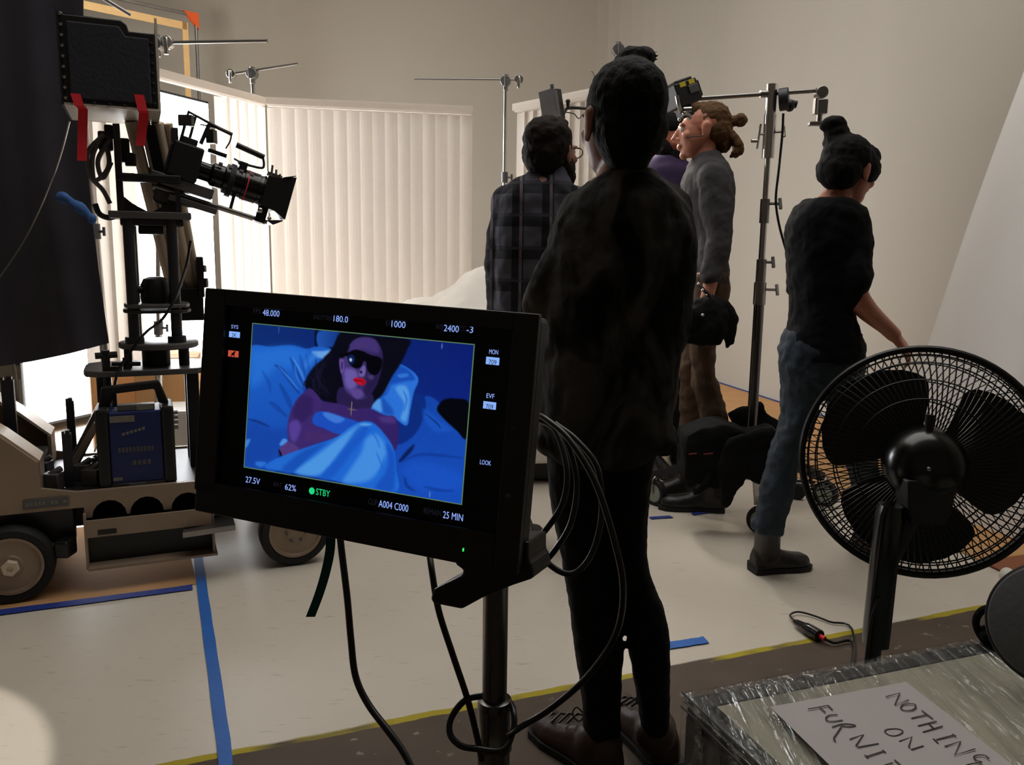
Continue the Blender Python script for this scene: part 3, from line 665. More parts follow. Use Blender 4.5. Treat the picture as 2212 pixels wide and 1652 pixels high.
# ---- studded metal box on top of the column
sb = .14
zB = dq(240, 233, sb)[1]; aL = dq(137, 200, sb)[0]; aR = dq(341, 200, sb)[0]; zT = dq(240, 35, sb)[1]; dep = .40
box = thing('metal_box', 'aluminium box with black studded front, taped with red strips, on the column top', 'box', dp((aL + aR) / 2, sb + dep / 2, zB))
fs_ = lambda q: (aL + (aR - aL) * q)
part('bottom_plate', MB().fbox(dp, aL, aR, sb, sb + dep, zB, zB + .008), M['alu'], box)
part('side_wall', MB().prism([dp(aR, sb, zB), dp(aR, sb, zT + .01), dp(aR, sb + dep * .45, zT - .06), dp(aR, sb + dep, zT - .10), dp(aR, sb + dep, zB)], DU * .008), M['alu'], box)
part('side_wall', MB().prism([dp(aL - .008, sb, zB), dp(aL - .008, sb, zT), dp(aL - .008, sb + dep, zT - .02), dp(aL - .008, sb + dep, zB)], DU * .008), M['iron'], box)
part('back_wall', MB().fbox(dp, aL, aR, sb + dep - .008, sb + dep, zB, zT - .06), M['alu'], box)
pts = [(0, .01), (1, .01), (1, .86), (.72, .86), (.70, .93), (.64, .97), (0, .97)]
part('front_panel', MB().prism([dp(fs_(u), sb, zB + (zT - zB) * v) for u, v in pts], DV * .03), M['black'], box, .004)
part('padded_insert', MB().prism([dp(fs_(u), sb - .006, zB + (zT - zB) * v) for u, v in ((.07, .07), (.93, .07), (.93, .8), (.68, .8), (.62, .9), (.07, .9))], DV * .01), M['padding'], box, .012)
src = None
for i in range(9):
    m_ = MB().lathe(dp(fs_(.02), sb - .001, zB + (zT - zB) * (.07 + .112 * i)), -DV, [(0.0, .007), (.005, .006), (.0075, .001), (.0075, -.002)], 12)
    part('stud', m_, M['chrome'], box)
for i in range(7):
    part('stud', MB().lathe(dp(fs_(.955), sb - .001, zB + (zT - zB) * (.08 + .112 * i)), -DV, [(0.0, .005), (.004, .004), (.006, .001), (.006, -.002)], 10), M['iron'], box)
for i in range(5):
    part('stud', MB().lathe(dp(fs_(.15 + .16 * i), sb - .001, zB + (zT - zB) * .04), -DV, [(0.0, .005), (.004, .004), (.006, .001), (.006, -.002)], 10), M['iron'], box)
part('top_shade', MB().prism([dp(fs_(u), sb + .03, zB + (zT - zB) * v) for u, v in ((0, .9), (.62, .9), (.66, .96), (.62, .985), (0, 1.0))], DV * .2), M['cloth'], box)
def strip(px0, py0, px1, py1, px2, py2, wpx, tw):
    a0_, z0_ = dq(px0, py0, sb); a1_, _ = dq(px1, py1, sb); wv = wpx / 1800 * 2.9
    l1 = dp(a0_, sb - .009, z0_); l2 = dp(a1_, sb - .009, zB - .002); l3 = dp(a1_ + tw, sb + .05, zB - .004); a3, z3 = dq(px2, py2, sb + .05); l4 = dp(a3, sb + .05, z3)
    mb = MB()
    P = [l1, l2, l3, l4]; mb.loft([[p - DU * wv / 2, p + DU * wv / 2, p + DU * wv / 2 + V(0, 0, .0) + DV * .0015, p - DU * wv / 2 + DV * .0015] for p in P], True, False); return mb
part('red_tape_strip', strip(163, 203, 172, 233, 177, 347, 19, .008), M['red'], box)
part('red_tape_strip', strip(300, 205, 308, 235, 303, 315, 20, .004), M['red'], box)

# ---- cine camera on the right of the column
ca0, cz0 = dq(395, 355, .34); ca1, cz1 = dq(612, 428, .34)
cam_ax = (dp(ca1, .34, cz1) - dp(ca0, .34, cz0)).normalized(); cam_up = (DV.cross(cam_ax) * -1).normalized()
if cam_up.z < 0: cam_up = -cam_up
CO = dp(ca0, .34, cz0); CL = (dp(ca1, .34, cz1) - CO).length
def cp(a, b, c): return CO + cam_ax * a + DV * b + cam_up * c
cc = thing('cine_camera', 'black cinema camera with long zoom lens and square matte box, pointing right and down', 'camera', CO)
part('body', MB().fbox(cp, -.05, .06, -.07, .08, -.06, .075), M['black'], cc, .008)
part('body_top', MB().fbox(cp, -.03, .03, -.05, .05, .075, .1).fbox(cp, -.06, -.05, -.06, .06, -.05, .06), M['iron'], cc, .004)
part('rig_tubes', MB().tube([cp(-.03, -.05, .07), cp(-.03, -.05, .19), cp(.09, -.05, .17), cp(.14, -.05, .165)], .007, 8).tube([cp(-.0, .04, .07), cp(-.0, .04, .2)], .006, 8).tube([cp(.04, -.05, .09), cp(.05, -.05, .17)], .008, 8).box(cp(-.03, -.05, .155), (.05, .03, .04)).box(cp(.07, -.05, .13), (.03, .04, .05)), M['black'], cc)
LR = .059
part('lens_barrel', MB().lathe(CO, cam_ax, [(.03, .05), (.036, .055), (.036, .1), (.046, .11), (.046, .15), (LR, .155), (LR, .21), (LR - .002, .212), (LR - .002, .225), (LR + .002, .227), (LR + .002, .285), (LR - .002, .287), (LR, .30), (LR + .003, .302), (LR + .003, .335), (LR, .34), (LR, CL - .07)], 40), M['gloss'], cc)
part('lens_ring', MB().lathe(CO, cam_ax, [(LR, .238), (LR + .003, .239), (LR + .003, .243), (LR, .244)], 40), M['red'], cc, label='thin red lens ring')
part('focus_gear', MB().lathe(CO, cam_ax, [(LR, .17), (LR + .006, .171), (LR + .006, .19), (LR, .191)], 60), M['rubber'], cc)
part('matte_box', MB().loft([[cp(CL - .085, -.065, -.06), cp(CL - .085, .065, -.06), cp(CL - .085, .065, .06), cp(CL - .085, -.065, .06)], [cp(CL - .03, -.07, -.066), cp(CL - .03, .07, -.066), cp(CL - .03, .07, .066), cp(CL - .03, -.07, .066)], [cp(CL + .015, -.1, -.088), cp(CL + .015, .1, -.088), cp(CL + .015, .1, .085), cp(CL + .015, -.1, .085)]], True, False), M['black'], cc)
part('top_flag', MB().prism([cp(CL - .03, -.08, .068), cp(CL + .012, -.1, .088), cp(CL + .012, .1, .088), cp(CL - .03, .08, .068)], cam_up * .003), M['black'], cc)
mb = MB().fbox(cp, CL - .09, CL - .03, -.04, .0, .066, .078)
for i in range(3): mb.cyl(cp(CL - .075 + .018 * i, -.05, .07), cp(CL - .08 + .018 * i, -.05, .105 - .012 * i), .005, n=8)
part('filter_trays', mb, M['steel'], cc)
mb = MB()
for zz_ in (-.115,):
    for bb in (-.03, .03): mb.tube([cp(-.08, bb, zz_), cp(CL - .04, bb, zz_)], .0085, 10)
part('support_rods', mb, M['steel'], cc)
part('base_plate', MB().fbox(cp, -.1, .13, -.06, .06, -.10, -.06).fbox(cp, -.02, .16, -.05, .05, -.15, -.125), M['dgrey'], cc, .004)
part('lens_bracket', MB().fbox(cp, .2, .212, -.03, .03, -.115, -.05).fbox(cp, CL - .09, CL - .05, -.05, .05, -.125, -.06), M['black'], cc, .003)
part('bright_screws', MB().ell(cp(CL - .08, -.06, -.08), (.012, .012, .012)).ell(cp(CL - .04, -.07, -.1), (.008, .008, .008)), M['chrome'], cc)
part('bellows_flap', MB().prism([cp(CL - .05, -.06, -.11), cp(CL + .012, -.08, -.09), cp(CL + .01, -.08, -.096), cp(CL - .02, -.07, -.12)], DV * .1), M['iron'], cc)
part('top_handle', MB().tube(cr([cp(.19, -.02, .07), cp(.20, -.02, .075), cp(.275, -.02, .083), cp(.283, -.02, .10), cp(.27, -.02, .13)], 4), .005, 8).tube([cp(.165, -.02, .137), cp(.277, -.02, .127)], .0115, 10).fbox(cp, .195, .225, -.035, -.005, .05, .082).tube([cp(.17, -.02, .083), cp(.2, -.02, .077)], .004, 6), M['black'], cc)
part('viewfinder_loop', MB().tube(cr([cp(.02, -.05, .16), cp(.08, -.05, .168), cp(.13, -.05, .165), cp(.138, -.05, .14), cp(.13, -.05, .105)], 5), .0028, 6).fbox(cp, .07, .14, -.06, -.04, .07, .085), M['black'], cc)
mb = MB()
for i in range(4): mb.cyl(cp(.12 + i * .04, -LR * .7, LR * .72), cp(.135 + i * .04, -LR * .7, LR * .72), .008, n=8)
part('lens_motors', mb, M['dgrey'], cc)
part('mount_arm', MB().fbox(cp, -.07, .03, -.02, .06, -.17, -.1), M['dgrey'], cc, .01)

# ---- blue battery on the deck
bf = lambda a, b, c: dp(a, b, c)
a0, a1 = .298, .532; b0, b1 = .03, .19; z0 = .357
bat = thing('battery_pack', 'dark blue battery block with black end caps and carry handle on the dolly deck', 'battery', dp((a0 + a1) / 2, (b0 + b1) / 2, z0))
part('case', MB().fbox(bf, a0 + .03, a1 - .03, b0, b1, z0 + .012, .632), M['bluebox'], bat, .006)
for x0_, x1_ in ((a0 - .012, a0 + .03), (a1 - .03, a1 + .012)): part('end_cap', MB().fbox(bf, x0_, x1_, b0 - .008, b1 + .008, z0, .645), M['black'], bat, .01)
hm = MB(); hw = .022
pts = [(a0 - .002, .64), (a0 + .012, .715), (a1 - .03, .73), (a1 + .0, .645), (a1 - .035, .645), (a1 - .048, .700), (a0 + .05, .688), (a0 + .035, .64)]
part('carry_handle', MB().prism([bf(a, b0 + .06, z) for a, z in pts], DV * .035), M['black'], bat, .006)
part('handle_strut', MB().fbox(bf, a0 + .045, a0 + .06, b0 + .065, b0 + .09, .64, .69), M['black'], bat)
part('top_panel', MB().fbox(bf, a0 + .06, a1 - .05, b0 + .01, b0 + .05, .632, .655), M['dgrey'], bat, .003)
part('top_label', MB().fbox(bf, a1 - .11, a1 - .055, b0 + .008, b0 + .0101, .634, .655), M['greyp'], bat)
mb = MB()
for i in range(4): mb.cyl(bf(a1 + .012, b0 + .03, .56 + i * .018), bf(a1 + .027, b0 + .03, .56 + i * .018), .009, n=10)
part('connectors', mb, M['steel'], bat)
mb = MB()
for zz_ in (.60, .56, .48, .455, .43): mb.lathe(bf(a0 - .012, b0 + .01, zz_), -DU, [(0, .004), (.004, .003), (.005, 0)], 8)
part('rivets', mb, M['chrome'], bat)
def smear(u0, v0, u1, v1, n, h):
    mb = MB()
    for i in range(n):
        t = (i + .1) / n; t2 = (i + .8) / n
        mb.prism([bf(u0 + (u1 - u0) * t, b0 - .0012, v0 + (v1 - v0) * t), bf(u0 + (u1 - u0) * t2, b0 - .0012, v0 + (v1 - v0) * t2), bf(u0 + (u1 - u0) * t2, b0 - .0012, v0 + (v1 - v0) * t2 + h), bf(u0 + (u1 - u0) * t, b0 - .0012, v0 + (v1 - v0) * t + h)], DV * .001)
    return mb
part('badge', MB().fbox(bf, a0 + .034, a0 + .115, b0 - .002, b0, .595, .618), M['greyp'], bat, .002)
part('worn_lettering', smear(a0 + .07, .545, a0 + .15, .565, 6, .01), M['greyp'], bat)
part('worn_lettering', smear(a0 + .055, .485, a0 + .175, .485, 10, .018), M['dgrey'], bat)
part('worn_lettering', smear(a0 + .1, .435, a0 + .165, .435, 4, .018), M['dgrey'], bat)
part('small_label', MB().fbox(bf, a0 + .035, a0 + .065, b0 - .0015, b0, .383, .394), M['greyp'], bat)

# ---- cloth and light cable by the flag, box behind dolly
p = [A(x, y, 3.66) for x, y in ((122, 422), (150, 432), (180, 455), (205, 478))]
mb = MB(); mb.tube(cr(p, 5), [.012] + [.02 + .006 * math.sin(i) for i in range(14)] + [.012], 10)
solo('blue_rag', None, M['bluecl'], 'blue cloth bundle clipped in front of the black flag', 'cloth', mesh=fuse(mb, 'blue_rag', V(0, 0, 0), .006, 2, [(.012, .03)]))
solo('thin_cable', MB().tube(cr([A(x, y, Y) for x, y, Y in ((150, 262, 3.1), (132, 330, 3.3), (108, 400, 3.5), (78, 470, 3.6), (40, 540, 3.6), (-30, 640, 3.5))], 6), .004, 6), M['steel'], 'thin pale cable curving down in front of the black flag', 'cable')
# brown floor paper under the dolly with a blue tape edge, long blue tape
e0, e1 = G(-120, 1341), G(425, 1262)
pd = (e1 - e0).normalized(); pn = V(-pd.y, pd.x, 0)
solo('floor_paper', MB().prism([e0 + V(0, 0, .001), e1 + V(0, 0, .001), e1 + pn * .85 + V(0, 0, .001), e0 + pn * .85 + V(0, 0, .001)], V(0, 0, .002)), M['card'], 'brown protective paper on the floor under the dolly wheels', 'floor paper')
def tape(label, pts, w, m, jag=True):
    pts = [Vector(p) for p in pts]; d = (pts[-1] - pts[0]).normalized(); n = V(-d.y, d.x, 0); N_ = 14
    L_, R_ = [], []
    for i in range(N_ + 1):
        t = i / N_; k = t * (len(pts) - 1); j = min(int(k), len(pts) - 2); p = pts[j].lerp(pts[j + 1], k - j)
        je = random.uniform(-.004, .004) if jag and i in (0, N_) else random.uniform(-.0012, .0012)
        L_.append(p + n * w / 2 + d * (random.uniform(-.008, .008) if i in (0, N_) else 0) + n * je); R_.append(p - n * w / 2 + n * random.uniform(-.001, .001))
    mb = MB().loft([[l + V(0, 0, .0035), r + V(0, 0, .0035), r + V(0, 0, .0045), l + V(0, 0, .0045)] for l, r in zip(L_, R_)], True, False)
    return solo('tape_strip', mb, m, label, 'tape')
tape('blue masking tape along the front edge of the brown floor paper', [G(-110, 1339), G(416, 1270)], .046, M['blued'])
tape('long bright blue tape line running from the dolly towards the camera', [G(424, 1175), G(490, 1660)], .034, M['blue'])
tape('short blue tape mark on the floor, left one of the pair near the caster', [G(1404, 1120), G(1452, 1117)], .03, M['blued'])
tape('short blue tape mark on the floor, right one of the pair near the caster', [G(1494, 1112), G(1540, 1105)], .03, M['blued'])
tape('torn blue tape on the floor right beside the nearest person', [G(1440, 1397), G(1524, 1384)], .042, M['blue'])

# ================================================================== FRONT MONITOR ON ITS STAND
MS = 1.13
q = [ray(*p) for p in ((543, 699), (1021, 745), (998, 1090), (528, 1009))]
Mm = np.array([[q[0][i], -q[1][i], q[2][i], -q[3][i]] for i in range(3)])
nn = np.linalg.svd(Mm)[2][-1]; nn = nn / nn[0] * MS
MP0 = EYE + q[0] * nn[0]; e1 = (q[1] * nn[1] - q[0] * nn[0]); e2 = (q[3] * nn[3] - q[0] * nn[0])
MW, MH = e1.length, e2.length
mx_ = e1.normalized(); my_ = (e2 - mx_ * e2.dot(mx_)).normalized(); mz_ = mx_.cross(my_)          # right, down, away from viewer
if mz_.y < 0: mz_ = -mz_
def mp(a, b, c=0): return MP0 + mx_ * a + my_ * b + mz_ * c
def mq(px, py, off=0.0):
    P = PLN(px, py, MP0 + mz_ * off, mz_) - MP0; return P.dot(mx_), P.dot(my_)
aL, bT = mq(447, 622); aR, bT2 = mq(1160, 677); aL2, bB = mq(432, 1103); aR2, bB2 = mq(1126, 1243)
XL, XR, YT, YB = aL, (aR + aR2) / 2, (bT + bT2) / 2, (bB + bB2) / 2
FZ = .004                                   # picture plane sits FZ behind the bezel face
mon = thing('monitor', 'large black field monitor in front showing a blue-lit picture with readouts', 'monitor', mp((XL + XR) / 2, YB, .05))
th = .04
part('housing', MB().fbox(mp, XL + .004, XR - .002, YT + .004, YB - .004, FZ + .004, th), M['black'], mon, .006)
# bezel: four bars around the screen glass
gx0, gy0 = mq(505, 660); gx1, gy1 = mq(1100, 1190)
gx0, gx1, gy0, gy1 = gx0 - .012, mq(1104, 780)[0], YT + .022, YB - .045
part('bezel', MB().fbox(mp, XL, gx0, YT, YB - .03, -.004, FZ + .004), M['black'], mon, .002)
part('bezel', MB().fbox(mp, gx1, XR, YT, YB, -.004, FZ + .004), M['black'], mon, .002)
part('bezel', MB().fbox(mp, gx0, gx1, YT, gy0, -.004, FZ + .004), M['black'], mon, .002)
part('bezel', MB().fbox(mp, XL + .003, gx1, gy1, YB, -.004, FZ + .004), M['black'], mon, .002)
part('screen_glass', MB().fbox(mp, gx0, gx1, gy0, gy1, FZ, FZ + .004), mat('dark_screen_glass', (4, 4, 9), .3, spec=.25), mon)
part('back_cover', MB().fbox(mp, XL + .06, XR - .05, YT + .05, YB - .05, th, th + .03), M['black'], mon, .008)
mb = MB()
for yy in (.14, .18, .22): mb.cyl(mp(XR - .02, YT + yy, .0), mp(XR - .02, YT + yy, -.004), .004, n=10)
part('side_buttons', mb, M['dgrey'], mon)
px_, py_ = mq(1001, 1187, -.004); part('power_light', MB().fbox(mp, px_ - .0008, px_ + .0008, py_ - .002, py_ + .002, -.0052, -.004), emit('green_led', (60, 230, 90), 1.2), mon)

# --- the picture on the screen, painted as vertex colours
def hom(src, dst):
    Aq = []
    for (x, y), (u, v) in zip(src, dst):
        Aq.append([x, y, 1, 0, 0, 0, -u * x, -u * y, -u]); Aq.append([0, 0, 0, x, y, 1, -v * x, -v * y, -v])
    return np.linalg.svd(np.array(Aq, float))[2][-1].reshape(3, 3)
NU, NV = 300, 180
z2 = [((x - 520) * 4.03, (y - 690) * 4.03) for x, y in ((543, 699), (1021, 745), (998, 1090), (528, 1009))]
Hm = hom([(0, 0), (1, 0), (1, 1), (0, 1)], z2)
uu, vv_ = np.meshgrid(np.linspace(0, 1, NU + 1), np.linspace(0, 1, NV + 1)); P3 = Hm @ np.stack([uu.ravel(), vv_.ravel(), np.ones(uu.size)])
X, Y = P3[0] / P3[2], P3[1] / P3[2]
t = np.clip(X / 2000, 0, 1)[:, None]
img = (np.array([18, 52, 122]) * (1 - t) + np.array([13, 32, 118]) * t) + (np.clip(Y / 1600, 0, 1)[:, None] * np.array([4, 14, 34]))
rs = np.random.RandomState(3)
def smoothpoly(pts, n=5):
    return [(p.x, p.y) for p in cr([V(a, b, 0) for a, b in pts], n, True)]
def paint(pts, col, blur=8, sm=True, op=1.0, col2=None, dirv=None):
    global img
    p = np.array(smoothpoly(pts) if sm else pts, float); qn = np.roll(p, -1, 0)
    lo, hi = p.min(0) - blur * 2, p.max(0) + blur * 2
    m = np.where((X > lo[0]) & (X < hi[0]) & (Y > lo[1]) & (Y < hi[1]))[0]
    if not len(m): return
    x, y = X[m], Y[m]; ins = np.zeros(len(m), bool); d2 = np.full(len(m), 1e12)
    for (x1, y1), (x2, y2) in zip(p, qn):
        c = (y1 > y) != (y2 > y)
        with np.errstate(divide='ignore', invalid='ignore'): xi = (x2 - x1) * (y - y1) / (y2 - y1 + 1e-12) + x1
        ins ^= c & (x < xi)
        ex, ey_ = x2 - x1, y2 - y1; tt = np.clip(((x - x1) * ex + (y - y1) * ey_) / (ex * ex + ey_ * ey_ + 1e-9), 0, 1)
        d2 = np.minimum(d2, (x - x1 - tt * ex) ** 2 + (y - y1 - tt * ey_) ** 2)
    sdist = np.sqrt(d2) * np.where(ins, 1, -1); a = np.clip(.5 + sdist / (2 * blur), 0, 1); a = (a * a * (3 - 2 * a) * op)[:, None]
    cc_ = np.array(col, float)[None]
    if col2 is not None:
        g = (x * dirv[0] + y * dirv[1]); g = np.clip((g - g.min()) / (np.ptp(g) + 1e-9), 0, 1)[:, None]; cc_ = cc_ * (1 - g) + np.array(col2, float)[None] * g
    img[m] = img[m] * (1 - a) + cc_ * a
def line(pts, col, wd, blur=4, op=1.0):
    pts = cr([V(a, b, 0) for a, b in pts], 6); L_, R_ = [], []
    for i, p in enumerate(pts):
        d = (pts[min(i + 1, len(pts) - 1)] - pts[max(i - 1, 0)]).normalized(); n = V(-d.y, d.x, 0); k = wd * (.35 + .65 * math.sin(PI * (i + .5) / len(pts)))
        L_.append(p + n * k); R_.append(p - n * k)
    paint([(p.x, p.y) for p in L_ + R_[::-1]], col, blur, False, op)
paint([(632, 98), (664, 100), (662, 250), (636, 240)], (7, 20, 58), 5)
paint([(666, 105), (850, 120), (800, 250), (668, 240)], (42, 100, 196), 8, True, 1, (20, 60, 140), (1, 0))
paint([(700, 245), (800, 240), (790, 268), (702, 262)], (8, 20, 60), 6)
# left pillow and mattress
paint([(60, 250), (250, 236), (430, 224), (560, 255), (650, 235), (780, 262), (700, 390), (600, 520), (540, 640), (470, 760), (420, 900), (410, 1060), (330, 1150), (300, 1330), (20, 1290), (40, 1000), (70, 600)], (36, 112, 222), 9, True, 1, (26, 78, 184), (.2, 1))
paint([(80, 300), (200, 260), (420, 240), (560, 300), (430, 420), (300, 420), (150, 560), (80, 560)], (50, 132, 238), 60, True, .7)
paint([(610, 280), (700, 275), (780, 270), (740, 330), (660, 330)], (128, 184, 250), 14)
paint([(620, 290), (650, 330), (560, 430), (540, 380)], (70, 146, 244), 30, True, .7)
for pts, w_, o_ in ((((285, 395), (350, 440), (440, 560), (505, 650)), 16, .75), (((420, 330), (460, 420), (520, 560), (545, 620)), 18, .6), (((240, 720), (300, 760), (400, 850)), 20, .5), (((330, 560), (400, 690), (440, 790)), 22, .55), (((180, 450), (240, 560), (250, 640)), 16, .35), (((500, 300), (530, 400), (560, 500)), 10, .45), (((560, 300), (575, 380), (590, 460)), 7, .4)):
    line(pts, (20, 66, 158), w_, 9, o_)
for pts, w_, o_ in ((((440, 330), (500, 430), (550, 540)), 10, .8), (((320, 410), (420, 520), (490, 610)), 8, .7), (((460, 400), (480, 500), (530, 590)), 8, .6)):
    line(pts, (86, 160, 248), w_, 7, o_)
line([(60, 872), (150, 895), (250, 940)], (16, 46, 118), 12, 8, .8)
paint([(60, 900), (260, 950), (410, 960), (410, 1060), (320, 1150), (250, 1230), (40, 1260)], (26, 76, 180), 40, True, .8)
paint([(35, 1060), (80, 1045), (60, 1100), (35, 1120)], (80, 150, 240), 12)
paint([(140, 1240), (220, 1250), (180, 1290), (130, 1270)], (60, 140, 240), 14, True, .8)
# right side bed
paint([(1580, 690), (1720, 720), (1960, 1010), (1990, 1300), (1930, 1640), (1300, 1520), (1340, 1130), (1500, 1000)], (24, 78, 184), 10, True, 1, (28, 88, 206), (0, 1))
paint([(1480, 660), (1600, 690), (1590, 850), (1510, 1010), (1370, 1090), (1360, 930), (1430, 930)], (15, 50, 138), 10)
paint([(1590, 780), (1700, 860), (1840, 960), (1700, 980), (1600, 880)], (34, 100, 216), 26, True, .7)
line([(1600, 820), (1700, 900), (1740, 950)], (14, 48, 132), 8, 6, .7)
paint([(1705, 780), (1760, 702), (1860, 690), (1985, 735), (1965, 1036), (1880, 970), (1760, 860)], (4, 6, 14), 9)
paint([(1510, 1090), (1490, 1150), (1400, 1240), (1380, 1230), (1450, 1140)], (12, 34, 98), 12)
line([(1400, 1240), (1560, 1180), (1760, 1190), (1930, 1210)], (16, 56, 150), 12, 12, .6)
paint([(1420, 1330), (1560, 1240), (1900, 1340), (1900, 1480), (1600, 1500)], (32, 96, 218), 50, True, .7)
line([(1430, 1380), (1450, 1450), (1520, 1500)], (14, 50, 140), 14, 10, .6); line([(1600, 1460), (1720, 1490), (1860, 1500)], (18, 60, 156), 14, 12, .6)
# right pillow
paint([(1330, 385), (1460, 430), (1540, 520), (1500, 640), (1470, 800), (1442, 926), (1340, 865), (1240, 830), (1130, 785), (1118, 730), (1220, 640), (1290, 520)], (52, 128, 236), 8)
paint([(1320, 400), (1440, 430), (1510, 520), (1420, 540), (1330, 560), (1290, 560)], (26, 84, 194), 18, True, .9)
paint([(1360, 480), (1440, 470), (1450, 495), (1380, 510)], (66, 140, 236), 10, True, .8)
paint([(1340, 600), (1430, 580), (1465, 690), (1440, 880), (1390, 860), (1420, 740)], (104, 178, 250), 18, True, .9)
paint([(1130, 740), (1210, 690), (1230, 800), (1160, 780)], (100, 172, 248), 14)
paint([(1220, 690), (1270, 720), (1330, 820), (1240, 815)], (28, 84, 190), 22, True, .8)
line([(1300, 560), (1260, 640), (1200, 690)], (30, 90, 200), 14, 10, .8); line([(1410, 620), (1440, 700), (1420, 800)], (40, 104, 214), 8, 6, .6)
# hair
paint([(840, 130), (910, 110), (1140, 140), (1450, 172), (1440, 260), (1380, 390), (1310, 500), (1240, 640), (1180, 700), (1110, 745), (880, 745), (740, 725), (640, 660), (560, 600), (560, 520), (620, 420), (720, 330), (790, 240)], (11, 11, 26), 12)
for i in range(26):
    a_ = rs.uniform(0, 1); bx, by = 560 + 200 * a_, 560 - 260 * a_
    line([(bx + rs.uniform(20, 70), by + rs.uniform(30, 60)), (bx - rs.uniform(-5, 25), by + rs.uniform(-15, 15)), (bx - rs.uniform(10, 45), by + rs.uniform(10, 60))], (16, 18, 40), 4, 3, .7)
for i in range(14): line([(700 + rs.uniform(-60, 60), 400 + rs.uniform(-60, 60)), (660 + rs.uniform(-60, 60), 520 + rs.uniform(-30, 60)), (700 + rs.uniform(-50, 90), 660 + rs.uniform(-30, 40))], (30, 26, 52), 5, 6, .5)
# neck, shoulders, arm
paint([(860, 590), (1130, 640), (1110, 790), (860, 780)], (48, 34, 82), 8)
paint([(600, 690), (720, 715), (870, 740), (1000, 780), (1120, 775), (1250, 838), (1330, 845), (1372, 930), (1350, 1140), (1240, 1040), (1150, 920), (1000, 890), (720, 815), (630, 840)], (72, 44, 112), 9, True, 1, (60, 38, 112), (1, .3))
paint([(1200, 850), (1320, 850), (1340, 900), (1240, 900)], (96, 62, 140), 22, True, .8)
paint([(530, 650), (600, 600), (700, 720), (650, 810), (620, 900), (720, 950), (860, 1000), (840, 1025), (640, 1090), (500, 1142), (430, 1090), (402, 980), (418, 840), (470, 720)], (74, 46, 120), 9)
paint([(540, 655), (620, 700), (610, 820), (520, 900), (450, 830), (480, 720)], (58, 36, 98), 24, True, .9)
paint([(420, 910), (490, 880), (520, 950), (470, 1070), (425, 1020)], (104, 74, 168), 22, True, .9)
paint([(560, 980), (720, 1000), (800, 1015), (620, 1075)], (86, 50, 112), 26, True, .7)
paint([(335, 1140), (370, 1090), (420, 1065), (510, 1135), (430, 1170), (355, 1198)], (98, 64, 134), 8)
line([(330, 1135), (345, 1170), (355, 1200)], (16, 14, 40), 9, 5)
paint([(335, 1090), (370, 1040), (405, 1060), (360, 1100)], (90, 160, 246), 8)
# sheet across the chest
paint([(640, 822), (720, 803), (880, 848), (1025, 900), (980, 950), (860, 1002), (720, 950), (625, 905)], (34, 88, 206), 7)
paint([(712, 815), (770, 815), (900, 868), (830, 905), (740, 860)], (80, 142, 238), 12, True, .9)
# face
paint([(862, 420), (880, 330), (930, 230), (985, 172), (1070, 152), (1160, 175), (1220, 270), (1225, 380), (1200, 500), (1165, 590), (1100, 680), (1030, 700), (960, 670), (905, 620), (880, 540)], (88, 66, 138), 8, True, 1, (48, 34, 84), (1, .15))
paint([(985, 180), (1070, 158), (1165, 185), (1190, 290), (1040, 250), (960, 262)], (84, 58, 128), 16, True, .9)
paint([(895, 440), (960, 430), (1010, 470), (1000, 580), (940, 610), (900, 560)], (128, 102, 182), 24, True, .95)
paint([(940, 610), (1040, 610), (1070, 660), (1000, 692)], (112, 82, 160), 18, True, .9)
paint([(1095, 480), (1190, 490), (1160, 590), (1100, 670), (1060, 620), (1085, 560)], (44, 30, 78), 22, True, .9)
paint([(1100, 485), (1150, 490), (1140, 525), (1105, 515)], (92, 70, 128), 12, True, .8)
paint([(1040, 420), (1065, 400), (1085, 440), (1070, 490), (1030, 500), (1022, 470)], (136, 110, 184), 12, True, .9)
line([(1085, 400), (1090, 440), (1078, 490)], (44, 30, 76), 8, 6, .8)
paint([(850, 345), (872, 328), (888, 360), (888, 440), (865, 470), (850, 400)], (122, 86, 164), 6)
paint([(866, 370), (880, 375), (878, 430), (866, 430)], (70, 46, 110), 6)
paint([(830, 250), (900, 200), (935, 240), (890, 330), (850, 330)], (11, 11, 26), 14)
# sunglasses
paint([(860, 300), (930, 286), (930, 312), (862, 326)], (6, 6, 14), 4)
paint([(920, 296), (980, 262), (1050, 275), (1120, 308), (1205, 332), (1222, 390), (1190, 472), (1140, 482), (1095, 442), (1082, 372), (1060, 368), (1042, 410), (1002, 428), (950, 402), (924, 355)], (5, 5, 13), 6)
paint([(925, 320), (965, 310), (985, 350), (960, 390), (930, 365)], (22, 48, 118), 12, True, .8)
paint([(938, 345), (950, 337), (960, 352), (950, 366), (939, 360)], (224, 236, 255), 4)
paint([(1030, 452), (1046, 448), (1048, 466), (1036, 470)], (18, 8, 28), 4)
# lips
paint([(970, 525), (1000, 506), (1026, 514), (1050, 510), (1082, 534), (1082, 556), (1050, 576), (1010, 562)], (206, 16, 40), 5)
line([(975, 527), (1020, 536), (1080, 546)], (120, 8, 26), 4, 3, .8); paint([(1005, 545), (1045, 552), (1040, 570), (1015, 560)], (230, 40, 62), 7, True, .7)
